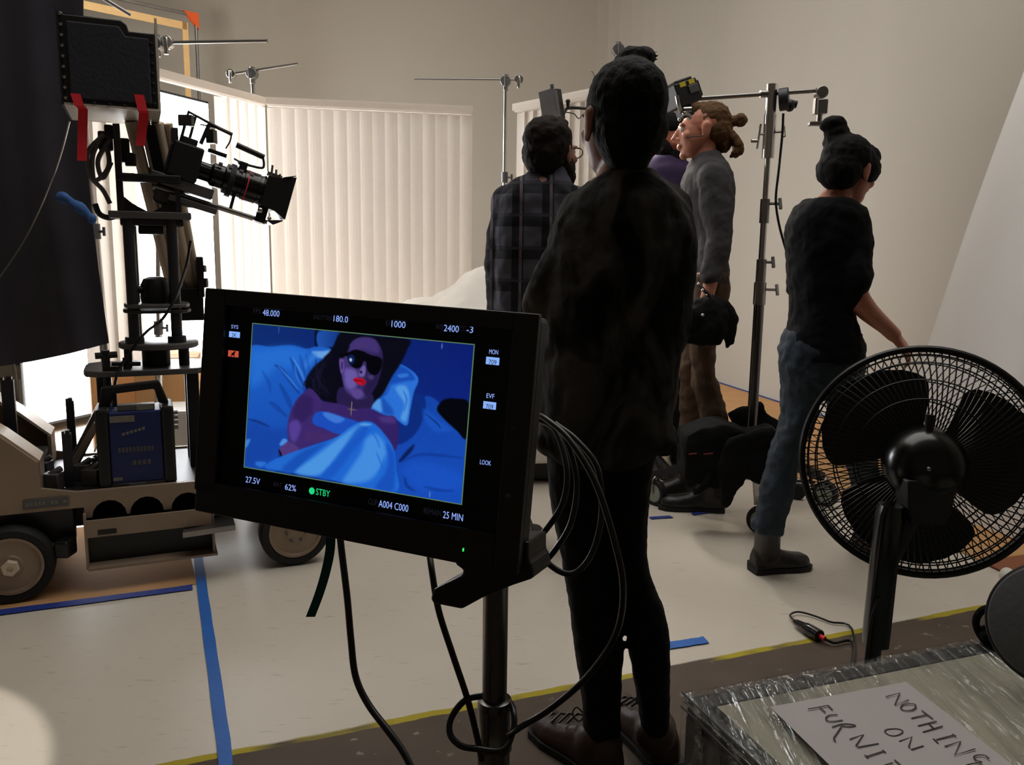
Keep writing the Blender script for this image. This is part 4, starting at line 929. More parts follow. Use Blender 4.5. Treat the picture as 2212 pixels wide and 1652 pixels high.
# knee under the sheet
paint([(210, 1290), (290, 1225), (360, 1195), (500, 1142), (700, 1075), (840, 1022), (930, 950), (1010, 905), (1085, 888), (1160, 908), (1250, 1000), (1330, 1125), (1355, 1300), (1335, 1515), (780, 1400), (400, 1330)], (38, 118, 232), 8)
paint([(230, 1290), (360, 1210), (560, 1140), (600, 1150), (460, 1320), (330, 1310)], (44, 120, 226), 30, True, .9)
paint([(560, 1140), (660, 1100), (740, 1080), (620, 1180), (470, 1325), (360, 1310), (470, 1200)], (28, 90, 198), 24, True, .9)
paint([(840, 1045), (1010, 925), (1090, 915), (1010, 1000), (880, 1140), (700, 1350), (480, 1335), (640, 1200)], (94, 172, 250), 24, True, .95)
paint([(1010, 950), (1100, 930), (1090, 1010), (980, 1150), (800, 1380), (700, 1370), (860, 1180)], (30, 98, 214), 26, True, .85)
paint([(1090, 1040), (1180, 1000), (1260, 1100), (1250, 1230), (1130, 1400), (900, 1425), (960, 1300), (1050, 1160)], (86, 164, 250), 30, True, .95)
paint([(1030, 915), (1090, 905), (1140, 915), (1090, 930)], (120, 190, 252), 10, True, .8)
paint([(1270, 1090), (1335, 1180), (1345, 1400), (1320, 1500), (1180, 1470), (1260, 1340), (1290, 1220)], (28, 90, 206), 26, True, .9)
for pts in (((1180, 1160), (1220, 1250), (1240, 1300)), ((1250, 1200), (1230, 1290), (1190, 1350)), ((1120, 960), (1180, 1040), (1210, 1120))): line(pts, (40, 112, 224), 9, 8, .6)
# cross on a chain
line([(963, 716), (960, 780), (957, 840)], (168, 142, 110), 3, 2); line([(915, 776), (960, 784), (1012, 790)], (150, 122, 96), 3, 2)
# guide ticks
line([(320, 60), (318, 116)], (80, 120, 200), 4, 2, .8); line([(1745, 206), (1742, 258)], (120, 150, 220), 4, 2); line([(1652, 1505), (1650, 1555)], (120, 160, 230), 4, 2)
img *= np.array([.88, .94, .97]); img += rs.normal(0, 2.0, img.shape)
lv = np.clip(img, 0, 255) / 255; lv = np.where(lv <= .04045, lv / 12.92, ((lv + .055) / 1.055) ** 2.4)
me = bpy.data.meshes.new('screen_picture'); org = ORG[mon.name]
co = [tuple(mp(u * MW, v * MH, FZ - .0006) - org) for v, u in ((j / NV, i / NU) for j in range(NV + 1) for i in range(NU + 1))]
W1 = NU + 1
me.from_pydata(co, [], [(j * W1 + i, j * W1 + i + 1, (j + 1) * W1 + i + 1, (j + 1) * W1 + i) for j in range(NV) for i in range(NU)])
ca = me.color_attributes.new('picture', 'FLOAT_COLOR', 'POINT'); ca.data.foreach_set('color', np.c_[lv, np.ones(len(lv))].astype(np.float32).ravel())
sm_ = bpy.data.materials.new('lit_screen'); sm_.use_nodes = True; nt = sm_.node_tree; b_ = nt.nodes['Principled BSDF']; at = nt.nodes.new('ShaderNodeVertexColor'); at.layer_name = 'picture'
nt.links.new(at.outputs[0], b_.inputs['Emission Color']); b_.inputs['Emission Strength'].default_value = 0.82; b_.inputs['Base Color'].default_value = (.003, .003, .005, 1); b_.inputs['Roughness'].default_value = .35; b_.inputs['Specular IOR Level'].default_value = .2
part('screen_picture', None, sm_, mon, mesh=me)
LINE = emit('frame_guide_green', (96, 132, 96), .8)
for a_0, a_1, b_0, b_1 in ((-.0012, MW + .0012, -.0012, 0), (-.0012, MW + .0012, MH, MH + .0012), (-.0012, 0, 0, MH), (MW, MW + .0012, 0, MH)):
    part('frame_line', MB().fbox(mp, a_0, a_1, b_0, b_1, FZ - .0008, FZ - .0002), LINE, mon)

# --- readouts
def text(word, p_left, p_right, hpx, m, name='readout', up=0.0008, align=None):
    cu = bpy.data.curves.new('txt', 'FONT'); cu.body = word; cu.resolution_u = 3; o = bpy.data.objects.new('txt', cu); COL.objects.link(o)
    dg = bpy.context.evaluated_depsgraph_get(); me = bpy.data.meshes.new_from_object(o.evaluated_get(dg)); bpy.data.objects.remove(o)
    n = len(me.vertices); co = np.zeros(n * 3); me.vertices.foreach_get('co', co); co = co.reshape(-1, 3)
    x0_, x1_ = co[:, 0].min(), co[:, 0].max(); y1_ = co[:, 1].max(); y0_ = min(0, co[:, 1].min())
    l = mq(*p_left, FZ); r = mq(*p_right, FZ); hgt = (Vector(mq(p_left[0], p_left[1] - hpx, FZ)) - Vector(l)).length
    sx = (r[0] - l[0]) / (x1_ - x0_); sy = hgt / y1_
    dv = (r[1] - l[1]) / (r[0] - l[0])
    out = []
    for x, y, z in co:
        a = l[0] + (x - x0_) * sx; out.append(mp(a, l[1] - y * sy + (a - l[0]) * dv * 0.0, FZ - up) - ORG[mon.name])
    me.vertices.foreach_set('co', np.array([tuple(p) for p in out]).ravel()); me.update(); me.name = name
    me.materials.clear(); return part(name, None, m, mon, mesh=me)
TX = emit('readout_blue_white', (150, 178, 255), 1.0); TD = emit('readout_dim', (26, 28, 40), .8); TG = emit('readout_green', (30, 214, 130), 1.0)
BXB = emit('readout_box_blue', (136, 178, 250), 1.0); BXR = emit('readout_box_red', (196, 82, 62), 1.0); TK = mat('readout_dark', (4, 6, 24), .6)
for wd, pl, pr, h in (('48.000', (568, 681), (604, 684), 13), ('180.0', (721, 694), (752, 697), 13), ('1000', (846, 706), (876, 709), 14), ('2400', (959, 715), (991, 719), 14), ('-3', (1008, 718), (1022, 720), 14),
                      ('SYS', (500, 709), (515, 711), 8), ('MON', (1057, 764), (1076, 766), 10), ('EVF', (1051, 859), (1068, 861), 10), ('LOOK', (1037, 1002), (1061, 1004), 10),
                      ('27.5V', (531, 1041), (562, 1046), 13), ('62%', (616, 1057), (640, 1060), 13), ('A004 C000', (818, 1094), (882, 1105), 15), ('25 MIN', (957, 1118), (1000, 1127), 15)):
    text(wd, pl, pr, h, TX)
text('STBY', (683, 1068), (713, 1073), 14, TG)
for wd, pl, pr, h in (('FPS', (548, 676), (564, 678), 10), ('SHUTTER', (677, 689), (718, 693), 10), ('EI', (834, 703), (843, 704), 11), ('WB', (941, 711), (957, 714), 12), ('CC', (993, 715), (1006, 717), 11), ('BAT', (592, 1049), (610, 1053), 9), ('CLIP', (796, 1088), (815, 1092), 12), ('REMAIN', (916, 1108), (953, 1115), 12)):
    text(wd, pl, pr, h, TD)
def rbox(p0, p1, m, word=None, rd=0):
    a0_, b0_ = mq(*p0, FZ); a1_, b1_ = mq(*p1, FZ); part('readout_box', MB().fbox(mp, a0_, a1_, b0_, b1_, FZ - .0008, FZ - .0002), m, mon)
rbox((496, 715), (518, 730), BXB); text('2K', (502, 727), (512, 728), 8, TK, up=.0012)
rbox((494, 756), (515, 772), BXR)
c_ = mq(505, 764, FZ); part('muted_symbol', MB().prism([mp(c_[0] + x * .001, c_[1] + y * .001, FZ - .0012) for x, y in ((-3, -1), (-1, -1), (2, -4), (2, 4), (-1, 1), (-3, 1))], mz_ * .0003).prism([mp(c_[0] + x * .001, c_[1] + y * .001, FZ - .0013) for x, y in ((-4, 3), (-3, 4), (4, -3), (3, -4))], mz_ * .0002), TK, mon)
rbox((1051, 770), (1078, 789), BXB); text('709', (1056, 786), (1073, 787), 10, TK, up=.0012)
rbox((1045, 866), (1071, 885), BXB); text('709', (1050, 882), (1066, 883), 10, TK, up=.0012)
c_ = mq(674, 1060, FZ); part('standby_dot', MB().loft([[mp(c_[0] + .0042 * math.cos(k * PI / 12), c_[1] + .0046 * math.sin(k * PI / 12), FZ - z_) for k in range(24)] for z_ in (.0002, .0009)], True, False), TG, mon)

# --- mounting bracket and pole
bz = mq(1140, 1213); br = []
BD = .02
for px, py in ((978, 1205), (985, 1221), (1000, 1232), (997, 1242), (936, 1272), (929, 1293), (935, 1304), (996, 1316), (1040, 1292), (1105, 1265), (1150, 1250), (1152, 1236), (1147, 1218), (1141, 1210), (1141, 1170), (978, 1170)):
    a, b = mq(px, py, BD); br.append((a, b))
mst = thing('monitor_stand', 'steel tube stand with black bracket carrying the big monitor', 'stand', V(mp(*mq(1070, 1400, .05), .05).x, mp(*mq(1070, 1400, .05), .05).y, 0))
part('bracket', MB().prism([mp(a, b, BD) for a, b in br], mz_ * .07), M['black'], mst, .004)
PX = A(1069, 1420, 1.13); PB = V(PX.x, PX.y, 0)
def pr(px0, px1, Y=1.13): return (A(px1, 1420, Y) - A(px0, 1420, Y)).length / 2
r1 = pr(1042, 1096)
part('upper_tube', MB().tube([V(PB.x, PB.y, .4), V(PB.x, PB.y, A(1070, 1262, 1.13).z)], r1, 32), M['riser'], mst)
zc = A(1070, 1528, 1.13).z; r2 = r1 * 1.3
part('collar', MB().lathe(V(PB.x, PB.y, zc), V(0, 0, -1), [(r1 + .001, -.016), (r2 + .001, -.014), (r2 + .002, -.002), (r2, .0), (r2, .052), (r2 + .003, .056), (r2 + .003, .064), (r2, .068), (r2, .16)], 36), M['riser'], mst)
part('lower_tube', MB().tube([V(PB.x, PB.y, .06), V(PB.x, PB.y, zc - .05)], r1 * 1.2, 32), M['riser'], mst)
for k in range(3):
    an = .5 + k * 2 * PI / 3; d = V(math.cos(an), math.sin(an), 0)
    part('leg', MB().tube([PB + V(0, 0, .34), PB + d * .2 + V(0, 0, .12), PB + d * .4 + V(0, 0, .015)], .014, 10), M['riser'], mst)
# strap and cables hanging from the monitor
sp = [A(x, y, 1.2) for x, y in ((716, 1150), (714, 1190), (705, 1235), (690, 1285), (672, 1332))]
sp = cr(sp, 5); mb = MB(); mb.loft([[p + V(-.008, -.001, 0), p + V(.006, .0, 0), p + V(.006, .002, 0), p + V(-.008, .001, 0)] for p in sp] , True, True)
solo('strap', mb, M['teal'], 'dark green strap hanging under the left part of the monitor', 'strap')
def cable(label, pts, r, name='cable', group=None):
    return solo(name, MB().tube(cr([A(x, y, Y) if len(q_) == 3 else G(x, y) for q_ in pts for (x, y, Y) in [q_ if len(q_) == 3 else (*q_, 0)]], 8), r, 10), M['cable'], label, 'cable', group)
cable('thick black cable dropping from the monitor and curving to the bottom edge', [(733, 1140, 1.2), (738, 1190, 1.19), (750, 1290, 1.17), (758, 1380, 1.16), (768, 1460, 1.15), (795, 1520, 1.13), (840, 1580, 1.1), (872, 1625, 1.08), (905, 1690, 1.05)], .0052)
cable('straight black cable running from the monitor bracket down to the pole collar', [(927, 1190, 1.13), (934, 1240, 1.10), (948, 1320, 1.08), (980, 1420, 1.08), (1010, 1510, 1.08), (1030, 1590, 1.09), (1040, 1640, 1.1)], .0046)
cable('black cable loop wound round the collar of the monitor pole', [(1045, 1502, 1.07), (1005, 1512, 1.08), (975, 1550, 1.08), (972, 1585, 1.07), (995, 1610, 1.06), (1030, 1617, 1.07), (1085, 1620, 1.06), (1108, 1580, 1.08), (1110, 1540, 1.1), (1100, 1515, 1.13), (1075, 1500, 1.17)], .0046)
cable('long black cable looping from the monitor side down to the pole collar', [(1158, 895, 1.17), (1180, 905, 1.14), (1230, 950, 1.1), (1285, 1040, 1.06), (1325, 1160, 1.03), (1346, 1270, 1.02), (1330, 1370, 1.03), (1270, 1460, 1.05), (1190, 1530, 1.07), (1125, 1570, 1.08), (1095, 1590, 1.07)], .0044)
cable('black cable bowing from the monitor side back to its lower corner, innermost', [(1160, 905, 1.17), (1200, 930, 1.14), (1224, 1010, 1.1), (1218, 1080, 1.08), (1190, 1130, 1.08), (1158, 1165, 1.1), (1125, 1180, 1.12)], .0042)
cable('black cable bowing from the monitor side to under the bracket, outermost', [(1165, 900, 1.18), (1215, 935, 1.15), (1245, 1030, 1.12), (1236, 1120, 1.1), (1205, 1180, 1.09), (1160, 1228, 1.09), (1110, 1252, 1.1), (1080, 1258, 1.13)], .0042)
cable('black cable crossing the others in a hook below the monitor side', [(1140, 1130, 1.1), (1150, 1160, 1.08), (1178, 1210, 1.06), (1220, 1238, 1.05), (1255, 1228, 1.05), (1285, 1180, 1.06), (1300, 1100, 1.08), (1290, 1010, 1.1), (1245, 950, 1.13), (1200, 915, 1.16)], .0042)
mb = MB(); c_ = A(1146, 1140, 1.1); mb.cyl(A(1135, 1125, 1.11), A(1148, 1155, 1.095), .008, n=12)
solo('cable_plug', mb, M['gloss'], 'black round cable plug at the lower right corner of the monitor', 'plug')

# ================================================================== PEOPLE
def ringpts(c, hw, d, X, D, n=26, ex=2.35):
    out = []
    for j in range(n):
        t = 2 * PI * j / n; co_, si = math.cos(t), math.sin(t); k = (abs(co_) ** ex + abs(si) ** ex) ** (-1 / ex)
        out.append(c + X * (hw * k * co_) + D * (d * k * si))
    return out
def sil(mb, levels, Y, scale=1.0, dscale=1.0, sub=3):
    """stack of horizontal rings: (row, left, right, half depth[, shift in depth])"""
    L = []
    for l in levels:
        py, xl, xr, d = l[:4]; dy = l[4] if len(l) > 4 else 0
        p, q_ = A(xl, py, Y + dy), A(xr, py, Y + dy); c = (p + q_) / 2; L.append((c, (q_ - p).length / 2 * scale, d * dscale))
    n = len(L); rings = []
    for i in range(n - 1):
        p0, p1, p2, p3 = L[max(i - 1, 0)], L[i], L[i + 1], L[min(i + 2, n - 1)]
        for k in range(sub):
            t = k / sub; f = lambda a, b, c, d: .5 * (2 * b + (c - a) * t + (2 * a - 5 * b + 4 * c - d) * t * t + (3 * b - a - 3 * c + d) * t ** 3)
            rings.append((f(p0[0], p1[0], p2[0], p3[0]), f(p0[1], p1[1], p2[1], p3[1]), f(p0[2], p1[2], p2[2], p3[2])))
    rings.append(L[-1])
    return mb.loft([ringpts(c, hw, d, V(1, 0, 0), V(0, 1, 0)) for c, hw, d in rings], True, True)
def limb(mb, pts, rad, sub=5, n=14):
    P = cr(pts, sub); R_ = []
    for i in range(len(pts) - 1):
        for k in range(sub): t = k / sub; t = t * t * (3 - 2 * t); R_.append(rad[i] * (1 - t) + rad[i + 1] * t)
    R_.append(rad[-1]); mb.tube(P, R_, n); mb.ell(P[0], (R_[0],) * 3); mb.ell(P[-1], (R_[-1],) * 3); return mb
def basis(f, tilt=0.0):
    f = Vector(f).normalized(); u = V(0, 0, 1); s = f.cross(u).normalized(); u = s.cross(f).normalized()
    return Matrix((s, f, u)).transposed()           # columns: right, forward, up
def head(mb, c, f, k=1.0):
    R = basis(f); P = lambda x, y, z: c + R @ V(x * k, y * k, z * k)
    E = lambda x, y, z, a, b, d: mb.ell(P(x, y, z), (a * k, b * k, d * k), R)
    E(0, -.018, .03, .075, .095, .084); E(0, .03, -.015, .064, .068, .088); E(0, .045, -.072, .046, .046, .036); E(0, .077, -.097, .02, .018, .017)
    mb.tube([P(0, .09, .02), P(0, .106, -.005), P(0, .118, -.026), P(0, .098, -.036)], [.007 * k, .009 * k, .0135 * k, .009 * k], 10)
    E(.012, .1, -.032, .009, .009, .007); E(-.012, .1, -.032, .009, .009, .007)
    E(.03, .086, .026, .026, .012, .008); E(-.03, .086, .026, .026, .012, .008)
    E(.04, .066, -.02, .024, .022, .02); E(-.04, .066, -.02, .024, .022, .02)
    E(0, .096, -.057, .022, .01, .006); E(0, .095, -.067, .019, .011, .007)
    for sx in (1, -1):
        E(sx * .077, -.008, -.004, .009, .02, .031); E(sx * .08, -.012, .012, .008, .017, .017); E(sx * .076, .0, -.03, .008, .011, .012)
    return R, P
def hand(mb, w, d, nrm, curl=.35, k=1.0, thumb=1):
    d = Vector(d).normalized(); nrm = Vector(nrm); nrm = (nrm - d * nrm.dot(d)).normalized(); s = d.cross(nrm) * thumb; w = Vector(w)
    mb.loft([ringpts(w + d * (a * k), hw * k, th_ * k, s, nrm, 16) for a, hw, th_ in ((-.02, .026, .02), (.0, .027, .02), (.03, .036, .018), (.07, .042, .016), (.095, .041, .013))], True, True)
    for i, (o, L_) in enumerate(((.031, .07), (.0105, .08), (-.0105, .075), (-.031, .058))):
        p = w + d * (.088 * k) + s * (o * k); dd = (d + s * (o * 1.8)).normalized(); pts = [p]; rr = [.0095 * k]
        for j, (fr_, r_) in enumerate(((.45, .0088), (.3, .008), (.25, .0068))):
            a_ = curl * (1 + .25 * i) * (.7 + .5 * j); dd = (dd * math.cos(a_) + nrm * math.sin(a_)).normalized(); pts.append(pts[-1] + dd * (L_ * fr_ * k)); rr.append(r_ * k)
        mb.tube(pts, rr, 10); mb.ell(pts[-1], (rr[-1],) * 3, n=8, m=6)
        for q_, r_ in zip(pts[1:-1], rr[1:-1]): mb.ell(q_, (r_ * 1.04,) * 3, n=8, m=6)
    p = w + d * (.025 * k) + s * (.03 * k); q_ = p + (s * .6 + d * .7 + nrm * .35).normalized() * (.042 * k); r2_ = q_ + (d * .85 + nrm * .45 + s * .15).normalized() * (.034 * k)
    mb.tube([p, q_, r2_], [.014 * k, .0105 * k, .008 * k], 10); mb.ell(r2_, (.008 * k,) * 3, n=8, m=6)
def shoe(mb, heel, f, L_=.28, wd=.048, hgt=.09):
    f = Vector(f); f.z = 0; f.normalize(); s = V(-f.y, f.x, 0); rings = []
    for t, w_, h_ in ((0, .6, .75), (.06, .8, .95), (.2, .86, 1.0), (.4, .82, .86), (.55, .92, .66), (.72, 1.05, .55), (.88, .95, .5), (.97, .62, .40), (1.0, .35, .3)):
        c = Vector(heel) + f * (L_ * t); H_ = hgt * h_
        rings.append([c + s * (wd * w_ * x) + V(0, 0, H_ * z) for x, z in ((-.9, 0), (.9, 0), (1.0, .15), (1.0, .4), (.8, .75), (.45, .97), (0, 1.0), (-.45, .97), (-.8, .75), (-1.0, .4), (-1.0, .15))])
    return mb.loft(rings, True, True)
def sole(heel, f, L_=.29, wd=.05, th_=.018):
    f = Vector(f); f.z = 0; f.normalize(); s = V(-f.y, f.x, 0); ring = []
    for t, w_ in ((-.01, .5), (0, .75), (.1, .9), (.3, .85), (.5, .92), (.72, 1.08), (.9, .95), (1.0, .5)): ring.append((t, w_))
    pts = [Vector(heel) + f * (L_ * t) + s * (wd * w_) for t, w_ in ring] + [Vector(heel) + f * (L_ * t) - s * (wd * w_) for t, w_ in reversed(ring)]
    return MB().prism([p + V(0, 0, .001) for p in pts], V(0, 0, th_))
def eyes(root, P, R, k=1.0):
    for sx in (1, -1): part('eye', MB().ell(P(sx * .031, .083, .008), (.0125 * k,) * 3, n=12, m=8), M['white'], root)

# ---------------------------------------------------------------- nearest person, seen from behind
Y1 = 1.82
fwd = V(-.32, .947, 0)
p1 = thing('person', 'nearest person, seen from behind, dark hair bun, blotched black-grey top, black leggings', 'person', V(A(1320, 1600, Y1).x, Y1, 0))
legL = [(950, 1180, 1292, .085), (985, 1182, 1290, .085), (1060, 1186, 1295, .08), (1130, 1197, 1310, .075), (1200, 1212, 1325, .07), (1260, 1222, 1331, .062), (1300, 1229, 1333, .058), (1335, 1233, 1340, .056), (1400, 1241, 1346, .058), (1460, 1250, 1343, .054), (1520, 1257, 1341, .047), (1570, 1261, 1340, .045), (1615, 1262, 1338, .045)]
legR = [(950, 1292, 1430, .085), (985, 1290, 1412, .085), (1060, 1300, 1402, .08), (1130, 1307, 1396, .075), (1200, 1320, 1396, .07), (1260, 1336, 1412, .062), (1320, 1346, 1436, .058), (1370, 1353, 1445, .058), (1430, 1363, 1446, .055), (1500, 1376, 1445, .048), (1560, 1382, 1444, .045), (1590, 1384, 1443, .045)]
hc = A(1341, 268, Y1)
bm_ = MB(); R1, P1 = head(bm_, hc, fwd, 1.0)
sil(bm_, [(320, 1302, 1398, .06), (360, 1298, 1402, .058), (395, 1280, 1420, .07)], Y1)
sil(bm_, [(390, 1268, 1430, .06), (430, 1235, 1470, .085), (500, 1215, 1485, .1), (600, 1205, 1475, .1), (700, 1200, 1440, .1), (800, 1190, 1440, .11), (900, 1185, 1440, .11), (960, 1190, 1425, .1)], Y1, .94)
shL, elL, wrL = A(1262, 462, Y1), A(1192, 660, Y1 + .02), A(1215, 770, Y1 + .27)
shR, elR, wrR = A(1440, 460, Y1), A(1438, 660, Y1 + .03), A(1400, 745, Y1 + .28)
for a, b, c, tb in ((shL, elL, wrL, 1), (shR, elR, wrR, -1)):
    limb(bm_, [a, b, c], [.05, .04, .027]); hand(bm_, c, (c - b) + V(0, .08, .02), V(0, 0, 1), .5, .95, tb)
sil(bm_, legL, Y1, .93, .93); sil(bm_, legR, Y1, .93, .93)
hlL, hlR = G(1316, 1684), G(1436, 1655)
fL, fR = V(-.6, .8, 0), V(-.35, .94, 0)
for h_, f_, lv in ((hlL, fL, 1300), (hlR, fR, 1413)):
    bm_.ell(h_ + f_.normalized() * .1 + V(0, 0, .042), (.03, .1, .022), basis(f_)); limb(bm_, [A(lv, 1590, Y1), h_ + f_.normalized() * .05 + V(0, 0, .06)], [.036, .03])
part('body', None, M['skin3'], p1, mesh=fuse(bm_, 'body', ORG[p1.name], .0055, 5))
eyes(p1, P1, R1)
hb = MB()
sil(hb, [(143, 1330, 1378, .045), (152, 1314, 1398, .075), (168, 1297, 1412, .09), (192, 1284, 1420, .098), (225, 1275, 1427, .102), (255, 1273, 1429, .1, -.01), (285, 1278, 1428, .092, -.02), (312, 1288, 1420, .08, -.03), (335, 1298, 1412, .06, -.035), (356, 1310, 1398, .05, -.035), (376, 1320, 1388, .04, -.03)], Y1)
hb.ell(P1(0, -.026, .04), (.0805, .106, .09), R1); hb.ell(P1(0, -.045, -.01), (.079, .08, .08), R1)
hb.ell(A(1372, 130, Y1 - .01), (.042, .036, .028)); hb.ell(A(1392, 122, Y1 + .01), (.022, .02, .022)); hb.ell(A(1355, 138, Y1), (.03, .03, .026))
for a, b in (((1385, 128), (1420, 121)), ((1382, 124), (1412, 114)), ((1378, 118), (1398, 105)), ((1380, 116), (1388, 103)), ((1366, 116), (1352, 108)), ((1390, 132), (1418, 128)), ((1390, 130), (1412, 112)), ((1376, 116), (1384, 106)), ((1352, 128), (1336, 122)), ((1392, 136), (1408, 141))):
    hb.tube([A(*a, Y1), A((a[0] + b[0]) / 2, (a[1] + b[1]) / 2 - 1, Y1), A(*b, Y1)], [.012, .009, .0045], 8)
part('hair', None, M['hairb'], p1, mesh=fuse(hb, 'hair', ORG[p1.name], .005, 4, [(.006, .02)]))
mb = MB()
for i in range(26):
    x_ = random.uniform(1285, 1420); y_ = random.uniform(145, 175); mb.tube(cr([A(x_, y_ + 22, Y1), A(x_ + random.uniform(-9, 9), y_, Y1 - .01), A(x_ + random.uniform(-10, 10), y_ - random.uniform(-2, 5), Y1)], 4), .0007, 4)
for b_ in ((1422, 120), (1414, 112), (1400, 104), (1388, 101), (1372, 104), (1354, 107), (1342, 114), (1420, 128)):
    mb.tube([A(1378, 130, Y1), A(1378 + (b_[0] - 1378) * .6, 130 + (b_[1] - 130) * .65, Y1 + .005), A(*b_, Y1)], [.012, .007, .0006], 7)
for i in range(14):
    a_ = random.uniform(0, 1); mb.tube([A(1376, 126, Y1), A(1376 + random.uniform(-20, 30), 116 + random.uniform(-4, 10), Y1), A(1376 + random.uniform(-28, 44), 108 + random.uniform(-4, 20), Y1)], .0008, 4)
part('loose_hairs', mb, M['hairb'], p1, kind='stuff')
sh = MB()
sil(sh, [(366, 1302, 1402, .062), (374, 1290, 1412, .07), (392, 1262, 1434, .085), (415, 1234, 1462, .1), (445, 1210, 1487, .115), (490, 1196, 1502, .125), (540, 1188, 1504, .13), (600, 1180, 1502, .135), (660, 1172, 1494, .14), (720, 1166, 1476, .145), (780, 1164, 1462, .15), (840, 1164, 1454, .15), (890, 1164, 1448, .15), (925, 1166, 1444, .148), (952, 1172, 1426, .14), (972, 1180, 1404, .13), (988, 1196, 1382, .12)], Y1)
limb(sh, [A(1266, 462, Y1), A(1236, 560, Y1), A(1190, 662, Y1 + .02), A(1205, 740, Y1 + .18)], [.06, .064, .064, .05])
limb(sh, [A(1436, 458, Y1), A(1444, 560, Y1), A(1436, 665, Y1 + .03), A(1420, 725, Y1 + .19)], [.06, .06, .056, .05])
sh.ell(A(1180, 950, Y1), (.03, .05, .04)); sh.ell(A(1412, 940, Y1 - .01), (.05, .09, .035))
part('top', None, M['blotch'], p1, mesh=fuse(sh, 'top', ORG[p1.name], .008, 3, [(.02, .1), (.010, .035)]))
lg = MB(); sil(lg, legL, Y1); sil(lg, legR, Y1); sil(lg, [(900, 1182, 1438, .11), (955, 1180, 1428, .11), (1010, 1200, 1400, .09), (1040, 1230, 1380, .06)], Y1)
for yy in (1262, 1275, 1290, 1300, 1318): lg.tube([A(1226 + (yy - 1262) * .16 - 1, yy, Y1), A(1250, yy + 4, Y1 - .03)], .006, 6)
for yy in (1190, 1222, 1236, 1250, 1262): lg.tube([A(1395 + max(0, yy - 1236) * .35, yy, Y1), A(1375, yy + 4, Y1 - .03)], .006, 6)
part('leggings', None, M['legging'], p1, mesh=fuse(lg, 'leggings', ORG[p1.name], .006, 3, [(.006, .03)]))
for h_, f_, px, py in ((hlL, fL, 1302, 1600), (hlR, fR, 1414, 1585)):
    bt = MB(); shoe(bt, h_ - f_.normalized() * .02 + V(0, 0, .012), f_, .29, .05, .1); a_ = A(px, py, Y1); limb(bt, [h_ + f_.normalized() * .05 + V(0, 0, .07), V(a_.x, a_.y, a_.z - .0)], [.052, .049])
    b = part('boot', None, M['boot'], p1, mesh=fuse(bt, 'boot', ORG[p1.name], .006, 3)); part('sole', sole(h_ - f_.normalized() * .025, f_, .3, .054), M['rubber'], b)
    mb = MB(); f_ = f_.normalized(); s_ = V(-f_.y, f_.x, 0)
    for i in range(4): c_ = h_ + f_ * (.12 + .03 * i) + V(0, 0, .105 - .014 * i); mb.tube([c_ - s_ * .03 - V(0, 0, .01), c_ + V(0, 0, .004), c_ + s_ * .03 - V(0, 0, .01)], .003, 6)
    c_ = h_ + f_ * .09 + V(0, 0, .12); mb.tube(cr([c_, c_ + V(-.02, 0, .02), c_ + V(-.03, 0, .002), c_ + V(-.015, -.01, -.01), c_], 4), .002, 6)
    part('laces', mb, M['cable'], b)

# ---------------------------------------------------------------- man in plaid shirt
Y2 = 3.25; f2 = V(.62, .78, 0)
p2 = thing('person', 'bearded person with glasses in dark plaid shirt, seen from behind', 'person', V(A(1160, 900, Y2).x, Y2, 0))
bm_ = MB(); hc2 = A(1192, 330, Y2); R2, P2 = head(bm_, hc2, f2, 1.06)
sil(bm_, [(350, 1158, 1222, .055), (385, 1155, 1222, .06)], Y2)
tor2 = [(384, 1130, 1226, .09), (415, 1098, 1242, .12), (460, 1085, 1248, .13), (560, 1085, 1245, .13), (680, 1085, 1242, .13), (800, 1090, 1240, .13), (830, 1095, 1238, .12)]
sil(bm_, tor2, Y2, .95)
l2a = [(810, 1092, 1165, .09), (900, 1090, 1155, .085), (1010, 1092, 1145, .07), (1120, 1094, 1140, .062), (1190, 1098, 1132, .05)]
l2b = [(810, 1165, 1240, .09), (900, 1185, 1246, .085), (1010, 1205, 1252, .07), (1120, 1222, 1264, .062), (1185, 1228, 1260, .05)]
sil(bm_, l2a, Y2, .9); sil(bm_, l2b, Y2, .9)
e2L, w2L = A(1082, 640, Y2 + .02), A(1100, 800, Y2 + .12); e2R, w2R = A(1262, 640, Y2 + .05), A(1250, 790, Y2 + .15)
for a, b, c, tb in ((A(1098, 440, Y2), e2L, w2L, 1), (A(1240, 440, Y2), e2R, w2R, -1)): limb(bm_, [a, b, c], [.052, .043, .03]); hand(bm_, c, V(.05, .2, -1), V(1 * tb, .2, 0), .35, 1, tb)
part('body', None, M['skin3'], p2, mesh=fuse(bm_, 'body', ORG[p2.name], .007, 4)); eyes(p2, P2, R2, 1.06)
hb = MB(); sil(hb, [(260, 1176, 1210, .05), (267, 1160, 1222, .08), (282, 1148, 1231, .1), (302, 1141, 1236, .105), (325, 1139, 1234, .102, -.01), (345, 1142, 1226, .09, -.02), (362, 1149, 1212, .075, -.03), (380, 1158, 1200, .055, -.035), (392, 1166, 1194, .04, -.03)], Y2)
hb.ell(P2(0, -.026, .042), (.088, .107, .09), R2); hb.ell(P2(0, -.05, -.01), (.084, .08, .085), R2)
hb.ell(A(1204, 268, Y2 + .02), (.045, .045, .022)); hb.ell(A(1170, 268, Y2 + .02), (.035, .05, .02))
part('hair', None, M['hair'], p2, mesh=fuse(hb, 'hair', ORG[p2.name], .006, 3, [(.010, .025)]))
bb = MB(); bb.ell(P2(0, .066, -.078), (.056, .056, .048), R2).ell(P2(.05, .02, -.055), (.026, .05, .05), R2).ell(P2(-.05, .02, -.055), (.026, .05, .05), R2).ell(P2(0, .1, -.042), (.03, .012, .01), R2)
